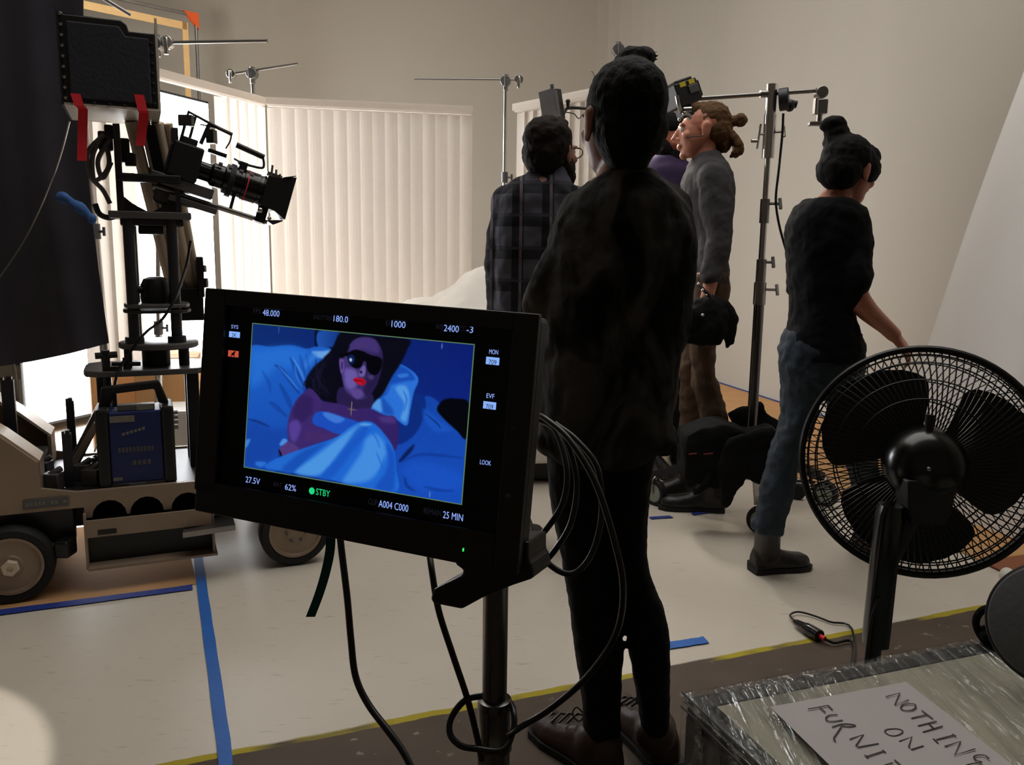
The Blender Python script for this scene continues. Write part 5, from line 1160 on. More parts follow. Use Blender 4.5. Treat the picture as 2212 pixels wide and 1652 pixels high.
part('beard', None, M['hair'], p2, mesh=fuse(bb, 'beard', ORG[p2.name], .006, 2, [(.012, .03)]))
mb = MB()
for sx in (1, -1):
    mb.tube([P2(sx * .033 + .024 * math.cos(t * PI / 8), .112, .008 + .018 * math.sin(t * PI / 8)) for t in range(16)], .0022, 6, True); mb.tube([P2(sx * .056, .112, .014), P2(sx * .085, .06, .014), P2(sx * .084, -.01, .012)], .002, 6)
mb.tube([P2(-.01, .114, .01), P2(.01, .114, .01)], .002, 6); part('glasses', mb, M['gloss'], p2)
sh = MB(); sil(sh, [(362, 1150, 1222, .075), (376, 1138, 1228, .085), (396, 1100, 1240, .11), (418, 1084, 1250, .13), (450, 1072, 1258, .145), (500, 1068, 1262, .15), (580, 1068, 1262, .15), (680, 1070, 1260, .15), (780, 1076, 1256, .15), (830, 1080, 1250, .14)], Y2)
limb(sh, [A(1098, 436, Y2), A(1084, 540, Y2), A(1082, 650, Y2 + .02), A(1094, 770, Y2 + .1)], [.066, .062, .058, .045]); limb(sh, [A(1238, 436, Y2), A(1256, 540, Y2), A(1260, 650, Y2 + .05), A(1250, 765, Y2 + .12)], [.066, .062, .058, .045])
part('plaid_shirt', None, M['plaid'], p2, mesh=fuse(sh, 'plaid_shirt', ORG[p2.name], .010, 3, [(.02, .1), (.01, .04)]))
part('shirt_collar', MB().tube(cr([P2(.075, -.0, -.15), P2(.06, -.07, -.135), P2(0, -.095, -.125), P2(-.06, -.07, -.135), P2(-.075, 0, -.15)], 5), .018, 8), M['plaid'], p2)
lg = MB(); sil(lg, l2a, Y2); sil(lg, l2b, Y2); sil(lg, [(790, 1090, 1242, .13), (850, 1092, 1240, .13), (890, 1110, 1220, .1)], Y2)
part('trousers', None, M['legging'], p2, mesh=fuse(lg, 'trousers', ORG[p2.name], .009, 2, [(.012, .06)]))
for px, f_ in ((1115, V(.3, .95, 0)), (1243, V(.55, .83, 0))):
    a_ = A(px, 1190, Y2); h_ = V(a_.x, a_.y - .05, .012); bt = MB(); shoe(bt, h_, f_, .29, .05, .1); limb(bt, [h_ + V(0, .05, .06), V(a_.x, a_.y, a_.z + .02)], [.05, .05]); b = part('boot', None, M['bootb'], p2, mesh=fuse(bt, 'boot', ORG[p2.name], .008, 3)); part('sole', sole(h_ - V(0, 0, .012), f_, .3, .053), M['rubber'], b)

# ---------------------------------------------------------------- man with hair bun in profile
Y3 = 3.95; f3 = V(-.97, .12, -.05)
p3 = thing('person', 'person in profile with light brown hair bun, charcoal jersey and brown work trousers', 'person', V(A(1525, 900, Y3).x, Y3, 0))
bm_ = MB(); hc3 = A(1517, 283, Y3); R3, P3_ = head(bm_, hc3, f3, 1.1)
sil(bm_, [(300, 1505, 1548, .055), (322, 1502, 1546, .056), (345, 1500, 1550, .07)], Y3)
tor3 = [(342, 1500, 1558, .1), (368, 1488, 1572, .17), (400, 1484, 1576, .185), (450, 1486, 1574, .18), (510, 1502, 1568, .165), (560, 1506, 1562, .16), (610, 1502, 1566, .165)]
sil(bm_, tor3, Y3, .95, .93)
l3a = [(590, 1503, 1566, .085, -.09), (660, 1496, 1562, .085, -.09), (740, 1492, 1545, .075, -.1), (790, 1496, 1540, .068, -.1), (840, 1500, 1552, .066, -.1), (880, 1512, 1564, .066, -.1), (930, 1520, 1576, .064, -.1), (990, 1526, 1580, .06, -.1), (1030, 1532, 1576, .05, -.1)]
l3b = [(590, 1500, 1562, .085, .09), (660, 1490, 1556, .085, .09), (740, 1476, 1534, .075, .1), (790, 1472, 1524, .068, .1), (880, 1472, 1520, .065, .1), (960, 1470, 1516, .06, .1), (1010, 1472, 1510, .05, .1)]
sil(bm_, l3a, Y3, .9, .9); sil(bm_, l3b, Y3, .9, .9)
s3, e3, w3 = A(1546, 388, Y3 - .19), A(1552, 520, Y3 - .22), A(1528, 640, Y3 - .24)
limb(bm_, [s3 + V(0, .04, 0), e3, w3], [.045, .038, .03]); hand(bm_, w3, V(-.1, 0, -1), V(0, 1, 0), .45, 1.05, 1)
s3b, e3b, w3b = A(1530, 390, Y3 + .19), A(1510, 520, Y3 + .22), A(1480, 600, Y3 + .1)
limb(bm_, [s3b, e3b, w3b], [.045, .038, .03]); hand(bm_, w3b, V(-.6, -.4, -.3), V(0, -1, 0), .5, 1.05, -1)
part('body', None, M['skin'], p3, mesh=fuse(bm_, 'body', ORG[p3.name], .0055, 3)); eyes(p3, P3_, R3, 1.1)
hb = MB()
hb.ell(P3_(0, -.03, .045), (.083, .098, .082), R3).ell(P3_(0, -.055, .0), (.08, .075, .075), R3).ell(P3_(0, .035, .085), (.06, .05, .042), R3).ell(P3_(0, -.085, -.05), (.05, .04, .05), R3)
hb.tube([P3_(0, -.11, .03), P3_(0, -.135, .035)], .024, 10); hb.ell(P3_(0, -.155, .035), (.032, .03, .032), R3)
for i in range(9):
    a_ = random.uniform(-.03, .03); hb.tube(cr([P3_(a_, -.11, -.02), P3_(a_ * 1.3, -.135, -.05), P3_(a_ * 1.6, -.142 + random.uniform(-.015, .012), -.08), P3_(a_ * 1.5, -.12 + random.uniform(-.03, .01), -.112)], 4), [.02] * 4 + [.018] * 4 + [.012] * 4 + [.005], 8)
part('hair', None, M['hairl'], p3, mesh=fuse(hb, 'hair', ORG[p3.name], .005, 2, [(.010, .02)]))
part('glasses_strap', MB().tube([P3_(-.074, .07, -.03), P3_(-.088, -.0, -.03)], .0022, 6).tube([P3_(.074, .07, -.03), P3_(.088, -.0, -.03)], .0022, 6), M['cable'], p3)
sh = MB(); sil(sh, [(330, 1508, 1552, .075), (341, 1498, 1560, .1), (356, 1490, 1568, .15), (378, 1479, 1577, .185), (410, 1474, 1581, .195), (450, 1478, 1580, .19), (500, 1495, 1573, .178), (550, 1500, 1566, .17), (600, 1499, 1568, .175), (615, 1500, 1568, .175)], Y3)
limb(sh, [s3 + V(0, .03, 0), e3, A(1536, 590, Y3 - .23)], [.078, .06, .052]); limb(sh, [s3b, e3b, A(1495, 570, Y3 + .16)], [.074, .056, .046])
part('jersey', None, M['greyshirt'], p3, mesh=fuse(sh, 'jersey', ORG[p3.name], .009, 3, [(.02, .09), (.008, .03)]))
lg = MB(); sil(lg, l3a, Y3, 1.08, 1.1); sil(lg, l3b, Y3, 1.08, 1.1); sil(lg, [(585, 1499, 1568, .17), (640, 1490, 1566, .18), (690, 1482, 1558, .16), (720, 1490, 1540, .12)], Y3)
part('work_trousers', None, M['brownp'], p3, mesh=fuse(lg, 'work_trousers', ORG[p3.name], .009, 2, [(.03, .09), (.012, .04)]))
for (px, dy, z_) in ((1540, -.1, 0), (1490, .1, 0)):
    a_ = A(px, 1030, Y3 + dy); h_ = V(a_.x + .06, a_.y, .012); bt = MB(); shoe(bt, h_, f3, .3, .05, .11); limb(bt, [h_ + V(-.05, 0, .07), V(a_.x, a_.y, .16)], [.052, .052]); b = part('boot', None, M['bootb'], p3, mesh=fuse(bt, 'boot', ORG[p3.name], .008, 3)); part('sole', sole(h_ - V(0, 0, .012), f3, .31, .053), M['rubber'], b)
# tool pouch on his hip
tp_ = A(1528, 690, Y3 - .27); t = thing('tool_pouch', 'black leather tool pouch with dangling gloves on the hip of the charcoal-jersey person', 'bag', tp_ - V(0, 0, .14))
mb = MB(); mb.ell(tp_, (.105, .07, .11)).box(tp_ + V(-.02, 0, -.03), (.15, .1, .16)); part('pouch', None, M['cloth'], t, mesh=fuse(mb, 'pouch', ORG[t.name], .01, 4, [(.03, .06)]))
mb = MB(); c_ = A(1572, 690, Y3 - .28); mb.ell(c_, (.04, .03, .07)); limb(mb, [c_ + V(.0, 0, -.03), c_ + V(.005, 0, -.12)], [.028, .01]); limb(mb, [c_ + V(.02, 0, -.03), c_ + V(.025, 0, -.1)], [.024, .012]); limb(mb, [c_ + V(-.02, 0, .06), c_ + V(.02, 0, .0)], [.03, .03])
part('gloves', None, M['cloth'], t, mesh=fuse(mb, 'gloves', ORG[t.name], .008, 2))
part('strap', MB().tube(cr([A(1508, 613, Y3 - .27), A(1520, 626, Y3 - .29), A(1532, 638, Y3 - .3), A(1548, 665, Y3 - .3)], 5), .009, 8), M['bootb'], t)
mb = MB()
for px, py in ((1509, 613), (1518, 626), (1528, 636), (1518, 680)): mb.ell(A(px, py, Y3 - .355 if py > 660 else Y3 - .3), (.007, .007, .007), n=8, m=6)
part('metal_clips', mb, M['chrome'], t)

# ---------------------------------------------------------------- man with cap behind
Y4 = 4.55; f4 = V(.8, -.55, -.25)
p4 = thing('person', 'red-faced bearded person in dark cap and purple shirt, half hidden behind nearest person', 'person', V(A(1440, 900, Y4).x, Y4, 0))
bm_ = MB(); hc4 = A(1441, 297, Y4); R4, P4 = head(bm_, hc4, f4, 1.08)
sil(bm_, [(325, 1412, 1460, .06), (350, 1408, 1462, .065)], Y4)
sil(bm_, [(346, 1395, 1478, .09), (372, 1370, 1498, .12), (440, 1368, 1500, .13), (560, 1375, 1494, .13), (680, 1380, 1490, .13)], Y4, .95)
l4a = [(670, 1380, 1436, .08), (760, 1382, 1432, .075), (880, 1388, 1428, .06), (980, 1394, 1424, .05)]; l4b = [(670, 1436, 1490, .08), (760, 1440, 1488, .075), (880, 1446, 1484, .06), (980, 1450, 1480, .05)]
sil(bm_, l4a, Y4, .9); sil(bm_, l4b, Y4, .9)
for a, b, c, tb in ((A(1382, 390, Y4), A(1370, 520, Y4), A(1376, 640, Y4 - .1), 1), (A(1488, 390, Y4), A(1496, 520, Y4), A(1488, 640, Y4 - .1), -1)): limb(bm_, [a, b, c], [.05, .042, .03]); hand(bm_, c, V(0, -.2, -1), V(tb, 0, 0), .35, 1, tb)
part('body', None, M['skin2'], p4, mesh=fuse(bm_, 'body', ORG[p4.name], .007, 3)); eyes(p4, P4, R4, 1.08)
hb = MB(); hb.ell(P4(0, -.02, .055), (.09, .105, .075), R4).ell(P4(0, -.04, .02), (.088, .085, .05), R4); hb.ell(P4(0, .1, .052), (.07, .055, .008), R4)
part('cap', None, M['cloth'], p4, mesh=fuse(hb, 'cap', ORG[p4.name], .006, 3))
bb = MB(); bb.ell(P4(0, .07, -.085), (.062, .06, .06), R4).ell(P4(.052, .02, -.055), (.026, .05, .055), R4).ell(P4(-.052, .02, -.055), (.026, .05, .055), R4)
part('beard', None, M['hairb'], p4, mesh=fuse(bb, 'beard', ORG[p4.name], .006, 2, [(.015, .03)]))
sh = MB(); sil(sh, [(338, 1405, 1468, .08), (350, 1386, 1486, .1), (378, 1366, 1502, .135), (440, 1362, 1506, .145), (560, 1370, 1498, .145), (690, 1374, 1496, .145)], Y4)
limb(sh, [A(1382, 392, Y4), A(1372, 500, Y4)], [.062, .055]); limb(sh, [A(1488, 392, Y4), A(1496, 500, Y4)], [.062, .055])
part('purple_shirt', None, M['purple'], p4, mesh=fuse(sh, 'purple_shirt', ORG[p4.name], .01, 3, [(.02, .09)]))
lg = MB(); sil(lg, l4a, Y4, 1.05, 1.05); sil(lg, l4b, Y4, 1.05, 1.05); sil(lg, [(660, 1378, 1492, .13), (710, 1380, 1490, .12)], Y4)
part('trousers', None, M['legging'], p4, mesh=fuse(lg, 'trousers', ORG[p4.name], .01, 2))
for px in (1410, 1466):
    a_ = A(px, 970, Y4); h_ = V(a_.x, a_.y + .06, .012); bt = MB(); shoe(bt, h_, V(.3, -.95, 0), .29, .05, .1); limb(bt, [h_ + V(0, -.05, .07), V(a_.x, a_.y, .16)], [.05, .05]); part('boot', None, M['bootb'], p4, mesh=fuse(bt, 'boot', ORG[p4.name], .009, 3))

# ---------------------------------------------------------------- woman walking to the right
Y5 = 3.02; f5 = V(.8, .52, -.28)
p5 = thing('person', 'person walking right with black hair bun, black jersey, blue jeans and ankle boots', 'person', V(A(1740, 1150, Y5).x, Y5, 0))
bm_ = MB(); hc5 = A(1834, 372, Y5); R5, P5 = head(bm_, hc5, f5, .98)
limb(bm_, [A(1822, 385, Y5), A(1808, 425, Y5), A(1788, 455, Y5)], [.05, .052, .06])
tor5 = [(432, 1752, 1832, .09), (455, 1722, 1860, .12), (500, 1712, 1858, .12), (580, 1712, 1846, .12), (650, 1716, 1836, .115), (720, 1706, 1842, .12), (790, 1692, 1850, .12), (830, 1692, 1846, .11)]
sil(bm_, tor5, Y5, .95, .95)
# standing rear leg and forward leg in mid-stride
l5a = [(800, 1690, 1778, .09), (860, 1694, 1768, .088), (920, 1686, 1750, .08), (960, 1672, 1734, .07), (1000, 1660, 1722, .065), (1060, 1644, 1710, .064), (1110, 1636, 1698, .056), (1150, 1630, 1688, .05)]
l5b = [(800, 1770, 1850, .09), (870, 1790, 1866, .085, .04), (930, 1812, 1880, .075, .1), (980, 1828, 1888, .068, .15), (1040, 1842, 1898, .066, .22), (1090, 1856, 1902, .056, .28), (1120, 1862, 1902, .05, .3)]
sil(bm_, l5a, Y5, .9, .9); sil(bm_, l5b, Y5, .9, .9)
s5, e5, w5 = A(1838, 472, Y5 - .04), A(1846, 630, Y5 - .1), A(1930, 722, Y5 - .05)
limb(bm_, [s5, e5, w5], [.048, .042, .027]); hand(bm_, w5, w5 - e5 + V(.04, 0, -.06), V(-.3, .5, -.8), .3, .95, 1)
s5b, e5b, w5b = A(1744, 478, Y5 + .1), A(1730, 620, Y5 + .2), A(1800, 690, Y5 + .3)
limb(bm_, [s5b, e5b, w5b], [.046, .04, .027]); hand(bm_, w5b, V(.5, .4, -.4), V(0, -.4, -.8), .35, .95, -1)
part('body', None, M['skin'], p5, mesh=fuse(bm_, 'body', ORG[p5.name], .0055, 4)); eyes(p5, P5, R5, .98)
hb = MB(); hb.ell(P5(0, -.025, .04), (.086, .102, .086), R5).ell(P5(0, -.055, -.01), (.082, .075, .075), R5).ell(P5(0, .045, .075), (.068, .062, .045), R5).ell(P5(.062, .03, .02), (.026, .05, .05), R5).ell(P5(-.062, .03, .02), (.026, .05, .05), R5)
hb.ell(A(1814, 308, Y5), (.06, .055, .035)); hb.ell(A(1808, 288, Y5), (.045, .042, .034)); hb.ell(A(1802, 268, Y5), (.044, .036, .03)); hb.ell(A(1786, 272, Y5), (.026, .02, .02))
for b in ((1778, 282), (1790, 254), (1822, 262), (1772, 268)): hb.tube([A(1802, 272, Y5), A(*b, Y5)], [.018, .005], 8)
part('hair', None, M['hairb'], p5, mesh=fuse(hb, 'hair', ORG[p5.name], .0055, 4, [(.007, .025)]))
sh = MB(); sil(sh, [(430, 1750, 1834, .095), (440, 1728, 1852, .115), (458, 1712, 1866, .13), (490, 1702, 1868, .135), (540, 1702, 1856, .135), (600, 1704, 1842, .13), (650, 1712, 1838, .128), (690, 1708, 1844, .13), (730, 1698, 1856, .135), (775, 1696, 1862, .138)], Y5)
limb(sh, [s5, A(1846, 540, Y5 - .07), A(1846, 600, Y5 - .1), A(1840, 640, Y5 - .1)], [.062, .062, .06, .048]); limb(sh, [s5b, e5b], [.06, .055])
part('jersey', None, M['blackshirt'], p5, mesh=fuse(sh, 'jersey', ORG[p5.name], .008, 3, [(.015, .08), (.008, .03)]))
lg = MB(); sil(lg, l5a, Y5, 1.05, 1.05); sil(lg, l5b, Y5, 1.05, 1.05); sil(lg, [(715, 1700, 1856, .125), (760, 1686, 1864, .13), (820, 1688, 1858, .12), (860, 1710, 1840, .09)], Y5)
for lv, Yd in ((l5a[-1], 0), (l5b[-1], .3)):
    py, xl, xr, d_ = lv[:4]; sil(lg, [(py - 24, xl - 4, xr + 4, d_ * 1.2), (py - 4, xl - 5, xr + 5, d_ * 1.2)], Y5 + Yd)
part('jeans', None, M['jeans'], p5, mesh=fuse(lg, 'jeans', ORG[p5.name], .008, 2, [(.014, .06), (.008, .03)]))
gA = G(1624, 1236); fa5 = V(.93, .25, 0)
ft = A(1880, 1130, Y5 + .3)
for h_, f_, a_ in ((V(gA.x, gA.y, .012), fa5, A(1659, 1140, Y5)), (V(ft.x - .05, ft.y, .012), V(.85, .5, 0), A(1882, 1112, Y5 + .3))):
    bt = MB(); shoe(bt, h_, f_, .245, .045, .1); limb(bt, [h_ + f_.normalized() * .06 + V(0, 0, .07), V(a_.x, a_.y, a_.z)], [.05, .048]); b = part('boot', None, M['bootb'], p5, mesh=fuse(bt, 'boot', ORG[p5.name], .006, 3)); part('sole', sole(h_ - V(0, 0, .012), f_, .252, .048), M['rubber'], b)
    part('heel', MB().box(h_ + f_.normalized() * .035 + V(0, 0, .012), (.07, .075, .026), basis(f_) @ Matrix.Rotation(PI / 2, 3, 'Z')), M['rubber'], b)

# ================================================================== PEDESTAL FAN, seen from behind
FY = 1.75; FC = A(1989, 996, FY); FR = (A(1742, 996, FY) - FC).length
ax = (EYE - FC); ax.z = 0; ax = ax.normalized(); ax = (ax + V(0, 0, .13) + V(.10, 0, 0)).normalized()      # towards us
fe = ax.cross(V(0, 0, 1)).normalized() * -1; fg = ax.cross(fe).normalized()
if fg.z < 0: fg = -fg
if fe.x < 0: fe = -fe
def fp_(r, a, h): return FC + fe * (r * math.cos(a)) + fg * (r * math.sin(a)) + ax * h
base_c = FC + ax * .13
fan = thing('pedestal_fan', 'large black pedestal fan seen from behind, standing by the wrapped furniture', 'fan', V(base_c.x, base_c.y, 0))
rim = MB()
for h in (.012, -.012): rim.tube([fp_(FR - .004, 2 * PI * i / 72, h) for i in range(72)], .0075, 8, True)
rim.loft([[fp_(FR - .009, 2 * PI * i / 72, .016), fp_(FR + .002, 2 * PI * i / 72, .016), fp_(FR + .002, 2 * PI * i / 72, -.016), fp_(FR - .009, 2 * PI * i / 72, -.016)] for i in range(72)], False, True, True)
part('rim', rim, M['black'], fan)
def grille(sign, nw, twist, r0, dome, wr):
    mb = MB(); hh = lambda r: sign * dome * (1 - ((r - r0) / (FR - r0)) ** 2.2 * .88)
    for k in range(nw):
        a0_ = 2 * PI * k / nw; pts = []
        for i in range(9):
            t = i / 8; r = r0 + (FR - .006 - r0) * t; pts.append(fp_(r, a0_ + twist * t, hh(r)))
        mb.tube(pts, wr, 4, cap=False)
    for r in (r0, r0 + (FR - r0) * .40, r0 + (FR - r0) * .62, r0 + (FR - r0) * .82, r0 + (FR - r0) * .91):
        mb.tube([fp_(r, 2 * PI * i / 64, hh(r) * 1.0) for i in range(64)], .0017, 5, True)
    return mb
part('rear_grille', grille(1, 100, .16, .062, .062, .00165), M['black'], fan, kind='stuff')
part('front_grille', grille(-1, 80, -.42, .05, .075, .0013), M['black'], fan, kind='stuff')
for k, ang in enumerate((math.radians(133), math.radians(8), math.radians(254))):
    def bl(u, v):
        r = .03 + (FR * .9 - .03) * v; wdt = math.radians(32 + 19 * math.sin(PI * min(1, v * .62 + .12)))
        lim = 1 - max(0, (v - .72) / .28) ** 2.2 * .75
        a_ = ang + (u - .5) * 2 * wdt * lim + .14 * v; return fp_(r, a_, -.012 + .036 * (u - .5) * (1 - .3 * v))
    part('blade', MB().sheet(bl, 16, 18, ax * .002), M['blade'], fan)
part('blade_hub', MB().lathe(FC, -ax, [(.036, -.02), (.04, .0), (.038, .02), (.02, .032), (0, .034)], 28), M['black'], fan)
MR = .078
part('motor_housing', MB().lathe(FC + ax * .05, ax, [(.05, -.03), (MR, -.02), (MR + .004, .0), (MR + .002, .05), (MR - .008, .08), (MR - .024, .1), (MR - .045, .112), (0, .116)], 40), M['gloss'], fan)
part('oscillation_knob', MB().cyl(FC + ax * .11 + fg * .06, FC + ax * .11 + fg * .105, .009), M['black'], fan)
part('grille_nut', MB().lathe(FC + ax * .052, ax, [(.062, 0), (.066, .004), (.062, .012), (.05, .014)], 32, False), M['black'], fan)
part('centre_screw', MB().ell(FC + ax * .166, (.005, .005, .005)), M['steel'], fan)
# neck, control column and pole
CY_ = base_c.y; q0, q1 = A(1882, 1125, CY_), A(1940, 1125, CY_)
colx = A(1910, 1200, CY_).x; wcol = (A(1932, 1250, CY_).x - A(1880, 1250, CY_).x) / 2
part('neck', MB().loft([[base_c + V(dx, dy, 0) - V(0, 0, zz) for dx, dy in ((-wx, -.03), (wx, -.03), (wx, .03), (-wx, .03))] for zz, wx in ((.02, .05), (.07, .045), (.11, .036))], True, True).cyl(V(colx, CY_, FC.z - .20), base_c - V(0, 0, .05), .02), M['black'], fan, .004)
zt, zb = A(1910, 1090, CY_).z, A(1890, 1392, CY_).z
mb = MB().loft([ringpts(V(colx + o, CY_, z), hw, .024, V(1, 0, 0), V(0, 1, 0), 24, 3.5) for z, hw, o in ((zt, wcol * .8, .004), (zt - .02, wcol * .98, .003), ((zt + zb) / 2, wcol * 1.0, .0), (zb + .03, wcol * 1.0, -.002), (zb, wcol * .95, -.002))], True, True)
part('control_column', mb, M['gloss'], fan)
part('pole', MB().cyl(V(colx - .006, CY_, .03), V(colx - .006, CY_, zb + .01), .016), M['black'], fan)
part('base', MB().lathe(V(colx - .006, CY_, 0), V(0, 0, 1), [(.19, .0), (.195, .008), (.18, .02), (.05, .032), (.024, .05), (.02, .09)], 40), M['black'], fan)
cbp = [V(colx - wcol + .006, CY_ - .03, A(0, 1255, CY_).z), V(colx - wcol - .006, CY_ - .035, A(0, 1300, CY_).z), V(colx - wcol - .010, CY_ - .035, A(0, 1400, CY_).z), V(colx - wcol - .012, CY_ - .04, .3), V(colx - wcol - .03, CY_ - .05, .03), V(colx - wcol + .02, CY_ + .03, .012)]
part('power_cord', MB().tube(cr(cbp, 6), .0032, 8), M['cable'], fan)
# extension plug lying on the floor behind it
pg0, pg1 = G(1722, 1345, .02), G(1772, 1374, .02)
t = thing('extension_plug', 'black cable connector with red ring lying on the floor left of the fan', 'plug', V((pg0.x + pg1.x) / 2, (pg0.y + pg1.y) / 2, 0))
d_ = (pg1 - pg0).normalized(); Lp = (pg1 - pg0).length
part('shell', MB().lathe(pg0, d_, [(.006, -.015), (.011, .0), (.0155, Lp * .35), (.0185, Lp * .4), (.02, Lp * .6), (.02, Lp * .97), (.017, Lp)], 20), M['gloss'], t)
part('red_ring', MB().cyl(pg1, pg1 + d_ * .02, .0075, n=14), M['red'], t)
part('cord', MB().tube(cr([pg1 + d_ * .015, G(1800, 1388, .012), G(1845, 1402, .01), V(colx - .02, CY_ + .16, .008)], 6), .0048, 8).tube(cr([pg0 - d_ * .012, G(1707, 1328, .012), G(1730, 1322, .01), G(1790, 1342, .008), G(1845, 1375, .008), V(colx - .0, CY_ + .14, .008)], 6), .0034, 8), M['cable'], t)

# ================================================================== FILM-WRAPPED FURNITURE with a paper note
ZT = .55
C0 = G(1485, 1500, ZT); C1 = G(2212, 1362, ZT); wa = (C1 - C0).normalized(); wb = V(wa.y, -wa.x, 0)
def wp(a, b, c): return C0 + wa * a + wb * b + V(0, 0, c - ZT)
WA, WBd = 1.05, .60
t = thing('wrapped_furniture', 'low piece of furniture wrapped in clear stretch film carrying a paper note', 'furniture', wp(WA / 2, WBd / 2, 0))
part('body', MB().fbox(wp, .012, WA - .012, .012, WBd - .012, .03, ZT - .03), M['greeng'], t)
part('top_panel', MB().fbox(wp, .03, WA - .03, .035, WBd - .03, ZT - .03, ZT - .006), M['cream'], t)
for a0, a1, b0, b1 in ((0, WA, 0, .035), (0, WA, WBd - .03, WBd), (0, .016, .035, WBd - .03), (WA - .03, WA, .035, WBd - .03)): part('edge_strip', MB().fbox(wp, a0, a1, b0, b1, ZT - .035, ZT - .004), M['dframe'], t, .003)
for b0 in (0, WBd - .03): part('corner_post', MB().fbox(wp, 0, .012, b0, b0 + .03, .03, ZT - .035), M['dframe'], t)
part('side_strip', MB().fbox(wp, -.004, .0, .03, .1, .03, ZT - .04), M['dframe'], t)
def filmtop(u, v):
    a, b = -.006 + (WA + .012) * u, -.006 + (WBd + .012) * v
    e = min(u, 1 - u, v, 1 - v); return wp(a, b, ZT + .002 + .0035 * noise.noise(V(a * 30, b * 7, 0)) + .002 * noise.noise(V(a * 90, b * 18, 3)) - (.004 if e < .02 else 0))
part('stretch_film', MB().sheet(filmtop, 160, 60), M['film'], t)
def filmside(u, v):
    b, z = -.006 + (WBd + .012) * u, .02 + (ZT - .02) * v
    return wp(-.007 + .003 * noise.noise(V(b * 6 + z * 20, z * 24, 5)), b, z)
part('stretch_film', MB().sheet(filmside, 50, 60), M['film'], t)
def filmback(u, v):
    a, z = -.006 + (WA + .012) * u, .02 + (ZT - .02) * v
    return wp(a, -.007 + .003 * noise.noise(V(a * 20, z * 9, 8)), z)
part('stretch_film', MB().sheet(filmback, 60, 20), M['film'], t)
for k in range(7):          # film ropes twisted along the near-left edge
    b0 = -.004; mb = MB(); pts = [wp(-.007 + .012 * (k % 3) * .5 + .002 * noise.noise(V(k * 3.1, i * .8, 0)), b0 + (WBd) * i / 14, ZT + .003 - .011 * k * .35 + .003 * noise.noise(V(k * 7.7, i * .9, 4))) for i in range(15)]
    mb.tube(pts, .0016 + .0006 * (k % 3), 5); part('film_rope', mb, M['film'] if k % 2 else M['dframe'], t)
c = []
for px, py in ((1664, 1527), (1957, 1473)): c.append(G(px, py, ZT + .007))
c.append(G(2212, 1672, ZT + .007)); c.append(G(1830, 1690, ZT + .007))
note = thing('paper_note', 'white paper with handwritten capitals lying on the wrapped furniture', 'paper', (c[0] + c[2]) / 2)
def ppr(u, v): return c[0].lerp(c[1], u).lerp(c[3].lerp(c[2], u), v) + V(0, 0, .0025 * math.sin(u * 3) * math.sin(v * 3))
part('sheet', MB().sheet(ppr, 14, 14, V(0, 0, .0005)), M['paper'], note)
k5 = 2212 / 440.0
def stroke(pts, wd=.0022, smooth=True):
    P = [G(1730 + x / k5, 1470 + y / k5, ZT + .0104) for x, y in pts]
    if smooth and len(P) > 2: P = cr(P, 4)
    L_, R_ = [], []
    for i, p in enumerate(P):
        d = (P[min(i + 1, len(P) - 1)] - P[max(i - 1, 0)]).normalized(); n = V(-d.y, d.x, 0); L_.append(p + n * wd / 2); R_.append(p - n * wd / 2)
    return MB().loft([[l, r_, r_ + V(0, 0, .0003), l + V(0, 0, .0003)] for l, r_ in zip(L_, R_)], True, False)
def letter(strokes):
    mb = MB()
    for st, sm in strokes:
        b = stroke(st, smooth=sm); mb.add(b.v, b.f)
    part('letter', mb, M['ink'], note)
letter([([(922, 175), (1075, 132), (1020, 262), (1172, 208)], 0)])
letter([([(1180, 250), (1110, 262), (1085, 295), (1120, 322), (1200, 320), (1245, 292), (1235, 255), (1180, 250)], 1)])
letter([([(1312, 322), (1435, 415)], 0), ([(1200, 408), (1365, 370)], 0)])
letter([([(1272, 490), (1475, 440)], 0), ([(1325, 558), (1540, 492)], 0), ([(1385, 462), (1450, 525)], 0)])
letter([([(1470, 640), (1665, 590)], 0), ([(1437, 628), (1490, 678)], 0), ([(1645, 578), (1688, 606)], 0)])
letter([([(1562, 714), (1735, 658), (1670, 808), (1893, 740)], 0)])
letter([([(2045, 848), (2000, 812), (1920, 808), (1878, 830), (1910, 866), (1965, 884), (1880, 898), (1800, 915)], 1)])
letter([([(1000, 522), (930, 532), (915, 560), (960, 592), (1030, 598), (1095, 572), (1100, 540), (1050, 524), (1000, 522)], 1)])
letter([([(1068, 658), (1205, 608), (1172, 720), (1200, 748), (1332, 706)], 0)])
letter([([(75, 308), (180, 290), (300, 268)], 0), ([(295, 266), (345, 318)], 0), ([(205, 290), (268, 345)], 0)])
letter([([(398, 368), (310, 375), (272, 405), (290, 435), (350, 442), (455, 428)], 1)])
letter([([(338, 502), (450, 470), (560, 475), (590, 490), (520, 500), (430, 488)], 1), ([(440, 500), (400, 560), (358, 625), (378, 660)], 1)])
letter([([(530, 635), (680, 585), (598, 705), (615, 722), (845, 682)], 0)])
letter([([(710, 825), (900, 765)], 0), ([(692, 806), (730, 835)], 0), ([(886, 750), (920, 782)], 0)])
letter([([(1015, 858), (1080, 912), (1150, 980)], 0), ([(905, 920), (1000, 890)], 0)])

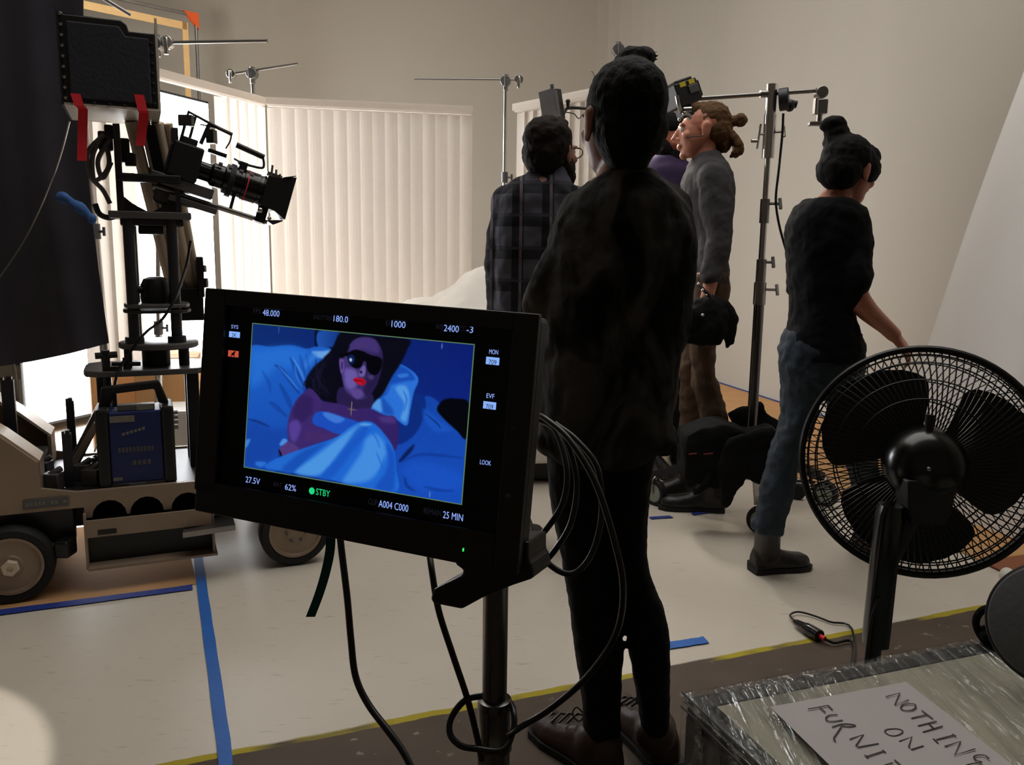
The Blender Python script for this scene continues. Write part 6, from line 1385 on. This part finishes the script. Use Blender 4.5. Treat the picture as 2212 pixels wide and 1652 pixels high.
# grey disc and black bag at the right edge
gc_ = A(2278, 1348, 1.22); gr = (A(2278 - 129, 1348, 1.22) - gc_).length; gax = (EYE - gc_).normalized(); gax = (gax + V(-.2, 0, .1)).normalized()
t = thing('folded_reflector', 'round dark grey fabric disc with black rim at the right edge', 'reflector', V(gc_.x, gc_.y, ZT + .004))
ge = gax.orthogonal().normalized(); gg = gax.cross(ge)
part('fabric', MB().lathe(gc_, gax, [(gr, 0), (gr * .95, .014), (gr * .6, .022), (0, .024)], 48), M['reflector'], t)
part('rim', MB().tube([gc_ + ge * gr * math.cos(2 * PI * i / 48) + gg * gr * math.sin(2 * PI * i / 48) - gax * .003 for i in range(48)], .0045, 8, True), M['black'], t)
bc_ = G(2150, 1372, ZT + .022); t = thing('black_bag', 'small black bag with a looped handle beside the grey disc', 'bag', V(bc_.x, bc_.y, ZT + .006))
mb = MB(); mb.ell(bc_ + V(.012, 0.01, -.002), (.034, .03, .018)); part('body', None, M['cloth'], t, mesh=fuse(mb, 'body', ORG[t.name], .006, 3, [(.015, .04)]))
part('handle', MB().tube(cr([A(x, y, 1.38) for x, y in ((2150, 1396), (2124, 1380), (2108, 1345), (2122, 1318), (2160, 1312), (2200, 1316))]  , 6), .0065, 8), M['cloth'], t)

# ================================================================== COMBO STAND, LAMP, BAGS
SY = 3.72
sb0 = A(1611, 1200, SY); stop = A(1668, 186, SY); foot = A(1625, 935, SY)
st = thing('lamp_stand', 'tall chrome rolling lamp stand right of the group, with sideways arm and lamp head', 'stand', V(foot.x - .01, SY, 0))
sxy = lambda y: A(1668 + (foot_px - 1668) * (y - 186) / (935 - 186), y, SY)
foot_px = 1623
def seg(y0, y1, wpx, m='chrome', name='tube'):
    r = wpx / 1800 * SY / 2; return part(name, MB().tube([sxy(y0), sxy(y1)], r, 20), M[m], st)
seg(182, 250, 22, name='top_socket'); seg(248, 342, 25, name='socket_sleeve'); seg(335, 440, 12, name='upper_riser'); seg(430, 482, 20, 'steel', 'collar'); seg(480, 570, 14, name='middle_riser'); seg(560, 615, 21, 'steel', 'collar'); seg(610, 658, 26, 'steel', 'collar'); seg(655, 945, 22, 'riser', 'lower_tube')
def teek(px, py, dx, m='steel'):
    c_ = sxy(py); e = c_ + V(dx, -.02, 0); part('tee_knob', MB().cyl(c_, e, .006, n=8).tube([e - V(0, .01, .022), e + V(0, .01, .022)], .008, 8), M[m], st)
teek(1690, 285, .055); teek(1690, 440, .06, 'dgrey'); teek(1680, 566, .045, 'dgrey'); teek(1680, 625, .07)
part('side_clip', MB().tube([sxy(268) + V(-.04, 0, 0), sxy(322) + V(-.05, 0, 0)], .006, 8).cyl(sxy(290) + V(-.045, 0, 0), sxy(290), .005, n=8).cyl(sxy(305) + V(-.05, 0, 0), sxy(305) + V(-.075, 0, 0), .008, n=10), M['chrome'], st)
part('grip_head', MB().cyl(A(1683, 216, SY - .02), A(1704, 213, SY - .035), .047, n=24).ell(A(1706, 228, SY - .03), (.022, .022, .026)).cyl(A(1700, 222, SY - .02), A(1722, 226, SY - .03), .016, n=10), M['iron'], st, .003)
part('arm', MB().tube([A(1504, 213, SY - .02), A(1640, 204, SY), A(1760, 196, SY + .02)], .0095, 10).tube([A(1642, 203, SY), A(1664, 202, SY)], .016, 12), M['steel'], st)
eh = A(1774, 200, SY + .02)
part('end_clamp', MB().cyl(eh + V(0, -.02, .0), eh + V(0, .03, 0), .026, n=16).box(eh - V(0, 0, .06), (.05, .05, .06)).cyl(eh - V(0, 0, .08), eh - V(0, 0, .125), .012, n=12).box(eh - V(.015, 0, .13), (.06, .03, .018)), M['steel'], st, .003)
part('end_clamp_plate', MB().box(eh - V(.028, .02, .06), (.014, .03, .07)), M['chrome'], st, .003)
part('lamp_cord', MB().tube(cr([A(x, y, SY - .03) for x, y in ((1692, 245), (1690, 290), (1682, 370), (1676, 430), (1682, 480), (1695, 530), (1704, 560), (1712, 600))], 6), .0055, 8), M['cable'], st)
# wheeled base
bx = A(1620, 1010, SY); FB = V(bx.x, SY, 0)
part('base_column', MB().tube([sxy(930), FB + V(-.005, 0, .2)], .03, 16), M['steel'], st)
for k, (ex_, ey_) in enumerate(((-.02, -.16), (.42, .26), (-.42, .24))):
    e = FB + V(ex_, ey_, 0)
    l = part('leg', MB().prism([FB + V(0, 0, .36), FB + V(0, 0, .31), e + V(0, 0, .12), e + V(0, 0, .16)], V(.035, .012, 0)), M['alu'] if k == 0 else M['iron'], st, .003)
    wc_ = e + V(.03, -.02, .062); wd_ = V(.3, .95, 0).normalized() if k == 0 else V(.8, .6, 0)
    part('wheel', MB().lathe(wc_, wd_, [(.046, -.017), (.062, -.016), (.064, -.006), (.064, .006), (.062, .016), (.046, .017)], 28, True), M['rubber'], l)
    part('wheel_disc', MB().lathe(wc_, wd_, [(0, -.014), (.02, -.018), (.047, -.014), (.047, .014), (0, .014)], 28), M['wheelg'], l)
    part('fork', MB().tube(cr([wc_ + wd_ * .022, wc_ + wd_ * .024 + V(0, 0, .05), wc_ + V(0, 0, .078), wc_ - wd_ * .024 + V(0, 0, .05), wc_ - wd_ * .022], 4), .006, 8), M['steel'], l)
# lamp head at the left end of the arm
lh = A(1472, 208, SY - .03); Rl = Matrix.Rotation(math.radians(-22), 3, 'Y') @ Matrix.Rotation(.4, 3, 'Z')
t = thing('spot_lamp', 'black lamp head with yellow stickers hanging at the left end of the chrome arm', 'lamp', lh)
def lp_(x, y, z): return lh + Rl @ V(x, y, z)
part('housing', MB().fbox(lp_, -.06, .055, -.06, .06, -.045, .05).fbox(lp_, -.045, .045, -.05, .05, .05, .062), M['black'], t, .008)
part('side_panel', MB().fbox(lp_, .0, .05, -.066, -.06, -.01, .025), M['dgrey'], t, .003)
part('rear_cap', MB().fbox(lp_, .055, .08, -.04, .04, -.03, .04), M['black'], t, .006)
for x_ in (-.035, .012): part('yellow_sticker', MB().fbox(lp_, x_, x_ + .03, -.0615, -.06, .028, .047), M['yellow'], t)
part('yoke', MB().tube(cr([lp_(-.065, -.06, .0), lp_(-.07, -.06, -.03), lp_(-.055, -.04, -.065), lp_(-.02, -.03, -.085), lp_(-.01, -.02, -.1)], 5), .009, 8), M['steel'], t)
part('bright_fitting', MB().cyl(lp_(-.05, -.05, -.06), lp_(-.02, -.06, -.07), .012, n=12).ell(lp_(-.05, -.05, -.075), (.011, .011, .011)).ell(lp_(-.07, -.03, -.09), (.007, .008, .008)), M['chrome'], t)
part('bracket', MB().box(lp_(-.01, .0, -.065), (.06, .05, .05), Rl), M['iron'], t, .006)
# black bags draped over the base
def bag(name, label, px_pts, Y, thick, m='cloth', disp=(.03, .08)):
    P = [A(x, y, Y) for x, y in px_pts]; P = [V(p.x, p.y, max(p.z, .012)) for p in P]
    t = thing(name, label, 'bag', V(sum(p.x for p in P) / len(P), Y, min(p.z for p in P)))
    mb = MB().prism([p - V(0, thick / 2, 0) for p in P], V(0, thick, 0)); return t, mb
t, mb = bag('equipment_bag', 'black equipment bag with red trim hanging on the rolling stand, left side', [(1472, 930), (1500, 915), (1560, 905), (1612, 930), (1604, 985), (1560, 1030), (1535, 1046), (1505, 1038), (1468, 1025), (1470, 975)], SY - .12, .2)
part('body', None, M['cloth'], t, mesh=fuse(mb, 'body', ORG[t.name], .012, 8, [(.025, .08)]))
for xa, xb in ((1488, 1505), (1520, 1540)): part('red_trim', MB().tube([A(xa, 981, SY - .272), A(xb, 979, SY - .275)], .0035, 6), M['redd'], t)
part('strap', MB().tube(cr([A(1530, 1020, SY - .2), A(1526, 1042, SY - .22), A(1510, 1060, SY - .22), A(1498, 1062, SY - .22)], 5), [.02] * 8 + [.014] * 8, 8), M['cloth'], t)
t, mb = bag('sandbag', 'black sandbag draped over the rolling stand base, with pointed flap hanging down', [(1575, 940), (1610, 928), (1660, 915), (1690, 940), (1680, 1000), (1640, 1045), (1605, 1025), (1588, 1050), (1572, 1082), (1556, 1089), (1552, 1050), (1545, 1000), (1556, 960)], SY - .2, .12)
part('body', None, M['cloth'], t, mesh=fuse(mb, 'body', ORG[t.name], .011, 5, [(.03, .07)]))
cl = MB().prism([A(1570, 893, SY + .06), A(1640, 872, SY + .06), A(1650, 870, SY + .06), A(1658, 890, SY + .06), A(1690, 912, SY + .06), A(1720, 950, SY + .06), A(1690, 1010, SY + .06), A(1640, 960, SY + .06), A(1600, 935, SY + .06)], V(0, .04, 0))
solo('black_cloth', None, M['cloth'], 'black cloth draped around the lower tube of the rolling lamp stand', 'cloth', mesh=fuse(cl, 'black_cloth', V(0, 0, 0), .011, 3, [(.03, .08)]))
# covered rolling base left of the bags
rb = G(1452, 1005); rbY = rb.y; t = thing('rolling_base', 'tan hooded wheeled base with chrome caster behind the black equipment bag', 'stand', V(rb.x, rbY, 0))
zc0, zc1 = A(1455, 950, rbY).z, A(1455, 850, rbY).z; r_ = .075
part('hood', MB().lathe(V(rb.x + .06, rbY + .05, zc0), V(0, 0, 1), [(.14, 0), (.15, .006), (.12, .02), (.10, .06), (.08, .10), (.06, zc1 - zc0), (.05, .5)], 28), M['tan'], t)
for dx, dy in ((0, 0), (.13, .06)):
    c_ = V(rb.x + dx, rbY + dy, 0)
    f_ = part('caster_fork', MB().loft([ringpts(c_ + V(0, 0, z), w_, .03, V(1, 0, 0), V(0, 1, 0), 16) for z, w_ in ((.055, .028), (.1, .034), (zc0, .036))], True, True), M['chrome'], t)
    part('caster_wheel', MB().lathe(c_ + V(0, 0, .045), V(1, .2, 0), [(.03, -.016), (.043, -.015), (.045, 0), (.043, .015), (.03, .016), (.0, .016)], 24), M['wheelg'], f_)
# low dark trolley with rods, right of the walker's leg
p_ = G(1722, 1078); t = thing('low_trolley', 'low black rod frame on a small wheel behind the walking person', 'trolley', V(p_.x, p_.y, 0))
part('wheel', MB().lathe(V(p_.x, p_.y, .04), V(.5, .85, 0), [(0, -.02), (.04, -.018), (.04, .018), (0, .02)], 20), M['rubber'], t)
for a_, b_ in (((1690, 1036), (1760, 1042)), ((1690, 1050), (1722, 1060)), ((1722, 1058), (1765, 1056))): part('rod', MB().cyl(A(*a_, p_.y), A(*b_, p_.y), .0075, n=8), M['iron'], t)
part('rod', MB().cyl(A(1745, 1042, p_.y), A(1752, 1075, p_.y), .006, n=8), M['iron'], t)
# little monitor on an arm above the plaid shirt
q_ = A(1194, 228, 4.7); Rq = Matrix.Rotation(math.radians(-10), 3, 'Y') @ Matrix.Rotation(.9, 3, 'Z')
t = thing('arm_monitor', 'small black monitor on a thin arm just above the head of the plaid-shirted person', 'monitor', q_ - V(0, 0, .1))
def qp(x, y, z): return q_ + Rq @ V(x, y, z)
part('shell', MB().fbox(qp, -.015, .04, -.045, .045, -.08, .08), M['black'], t, .006)
part('hood', MB().fbox(qp, -.045, -.04, -.05, .05, -.08, .08).fbox(qp, -.045, -.01, -.05, -.046, -.07, .07).cyl(qp(-.04, -.04, .08), qp(-.04, -.04, .1), .012, n=10), M['dgrey'], t, .002)
part('arm', MB().tube(cr([qp(.04, 0, -.06), A(1216, 248, 4.7), A(1226, 234, 4.72), A(1262, 234, 4.75), A(1290, 240, 4.8)], 5), .009, 8).cyl(A(1227, 232, 4.7), A(1227, 220, 4.7), .01, n=10).ell(A(1227, 219, 4.7), (.013, .013, .013)), M['black'], t)
part('wires', MB().tube(cr([A(1222, 242, 4.7), A(1240, 246, 4.7), A(1250, 256, 4.7), A(1262, 246, 4.72), A(1290, 250, 4.75)], 5), .003, 6), M['cable'], t)
lp2 = A(1201, 258, 4.6); part('lit_lamp', MB().ell(lp2, (.013, .013, .013)), emit('tiny_lamp', (255, 246, 235), 6), t)

# ================================================================== floor covering along the right wall, leaning board
def wl(a, off): return RWALL + rw * a + V(rw.y, -rw.x, 0) * off
z1 = V(0, 0, .002)
solo('floor_cardboard', MB().prism([wl(-.8, .04) + z1, wl(4.9, .04) + z1, wl(4.9, 1.2) + z1, wl(3.2, 1.22) + z1, wl(-.8, 1.2) + z1], V(0, 0, .003)), M['card'], 'brown cardboard covering the floor along the right wall', 'cardboard')
tape('blue masking tape along the foot of the right wall', [wl(-.7, .02) + V(0, 0, .003), wl(4.6, .02) + V(0, 0, .003)], .03, M['blued'])
solo('cardboard_sheet', MB().prism([G(2120, 1216) + z1 * 2, G(2260, 1195) + z1 * 2, G(2330, 1240) + z1 * 2, G(2215, 1262) + z1 * 2], V(0, 0, .006)), M['cardr'], 'reddish cardboard sheet on the floor at the right edge below the fan', 'cardboard')
solo('white_tube', MB().tube([G(2172, 1240, .03), G(2240, 1278, .03)], .028, 16), M['white'], 'white cardboard tube lying on the floor at the right edge', 'tube')
be = [A(2000, 757, 4.35), A(2214, 175, 4.35)]; sl = (be[1] - be[0]); foot_b = be[0] - sl * (be[0].z / sl.z); topb = foot_b + sl * (2.35 / sl.z)
def brd(u, v):
    p = foot_b.lerp(topb, v) + rw * (1.9 * u); n_ = V(-1, 0, .4)
    return p + n_ * (.02 * math.sin(u * 9 + v * 1.5) + .03 * noise.noise(V(u * 5 + v * 1.2, v * 1.1, 2)))
solo('leaning_sheet', MB().sheet(brd, 60, 40, V(.012, 0, .004)), M['board'], 'glossy white sheet leaning against the right wall, its edge slanting upwards', 'sheet')
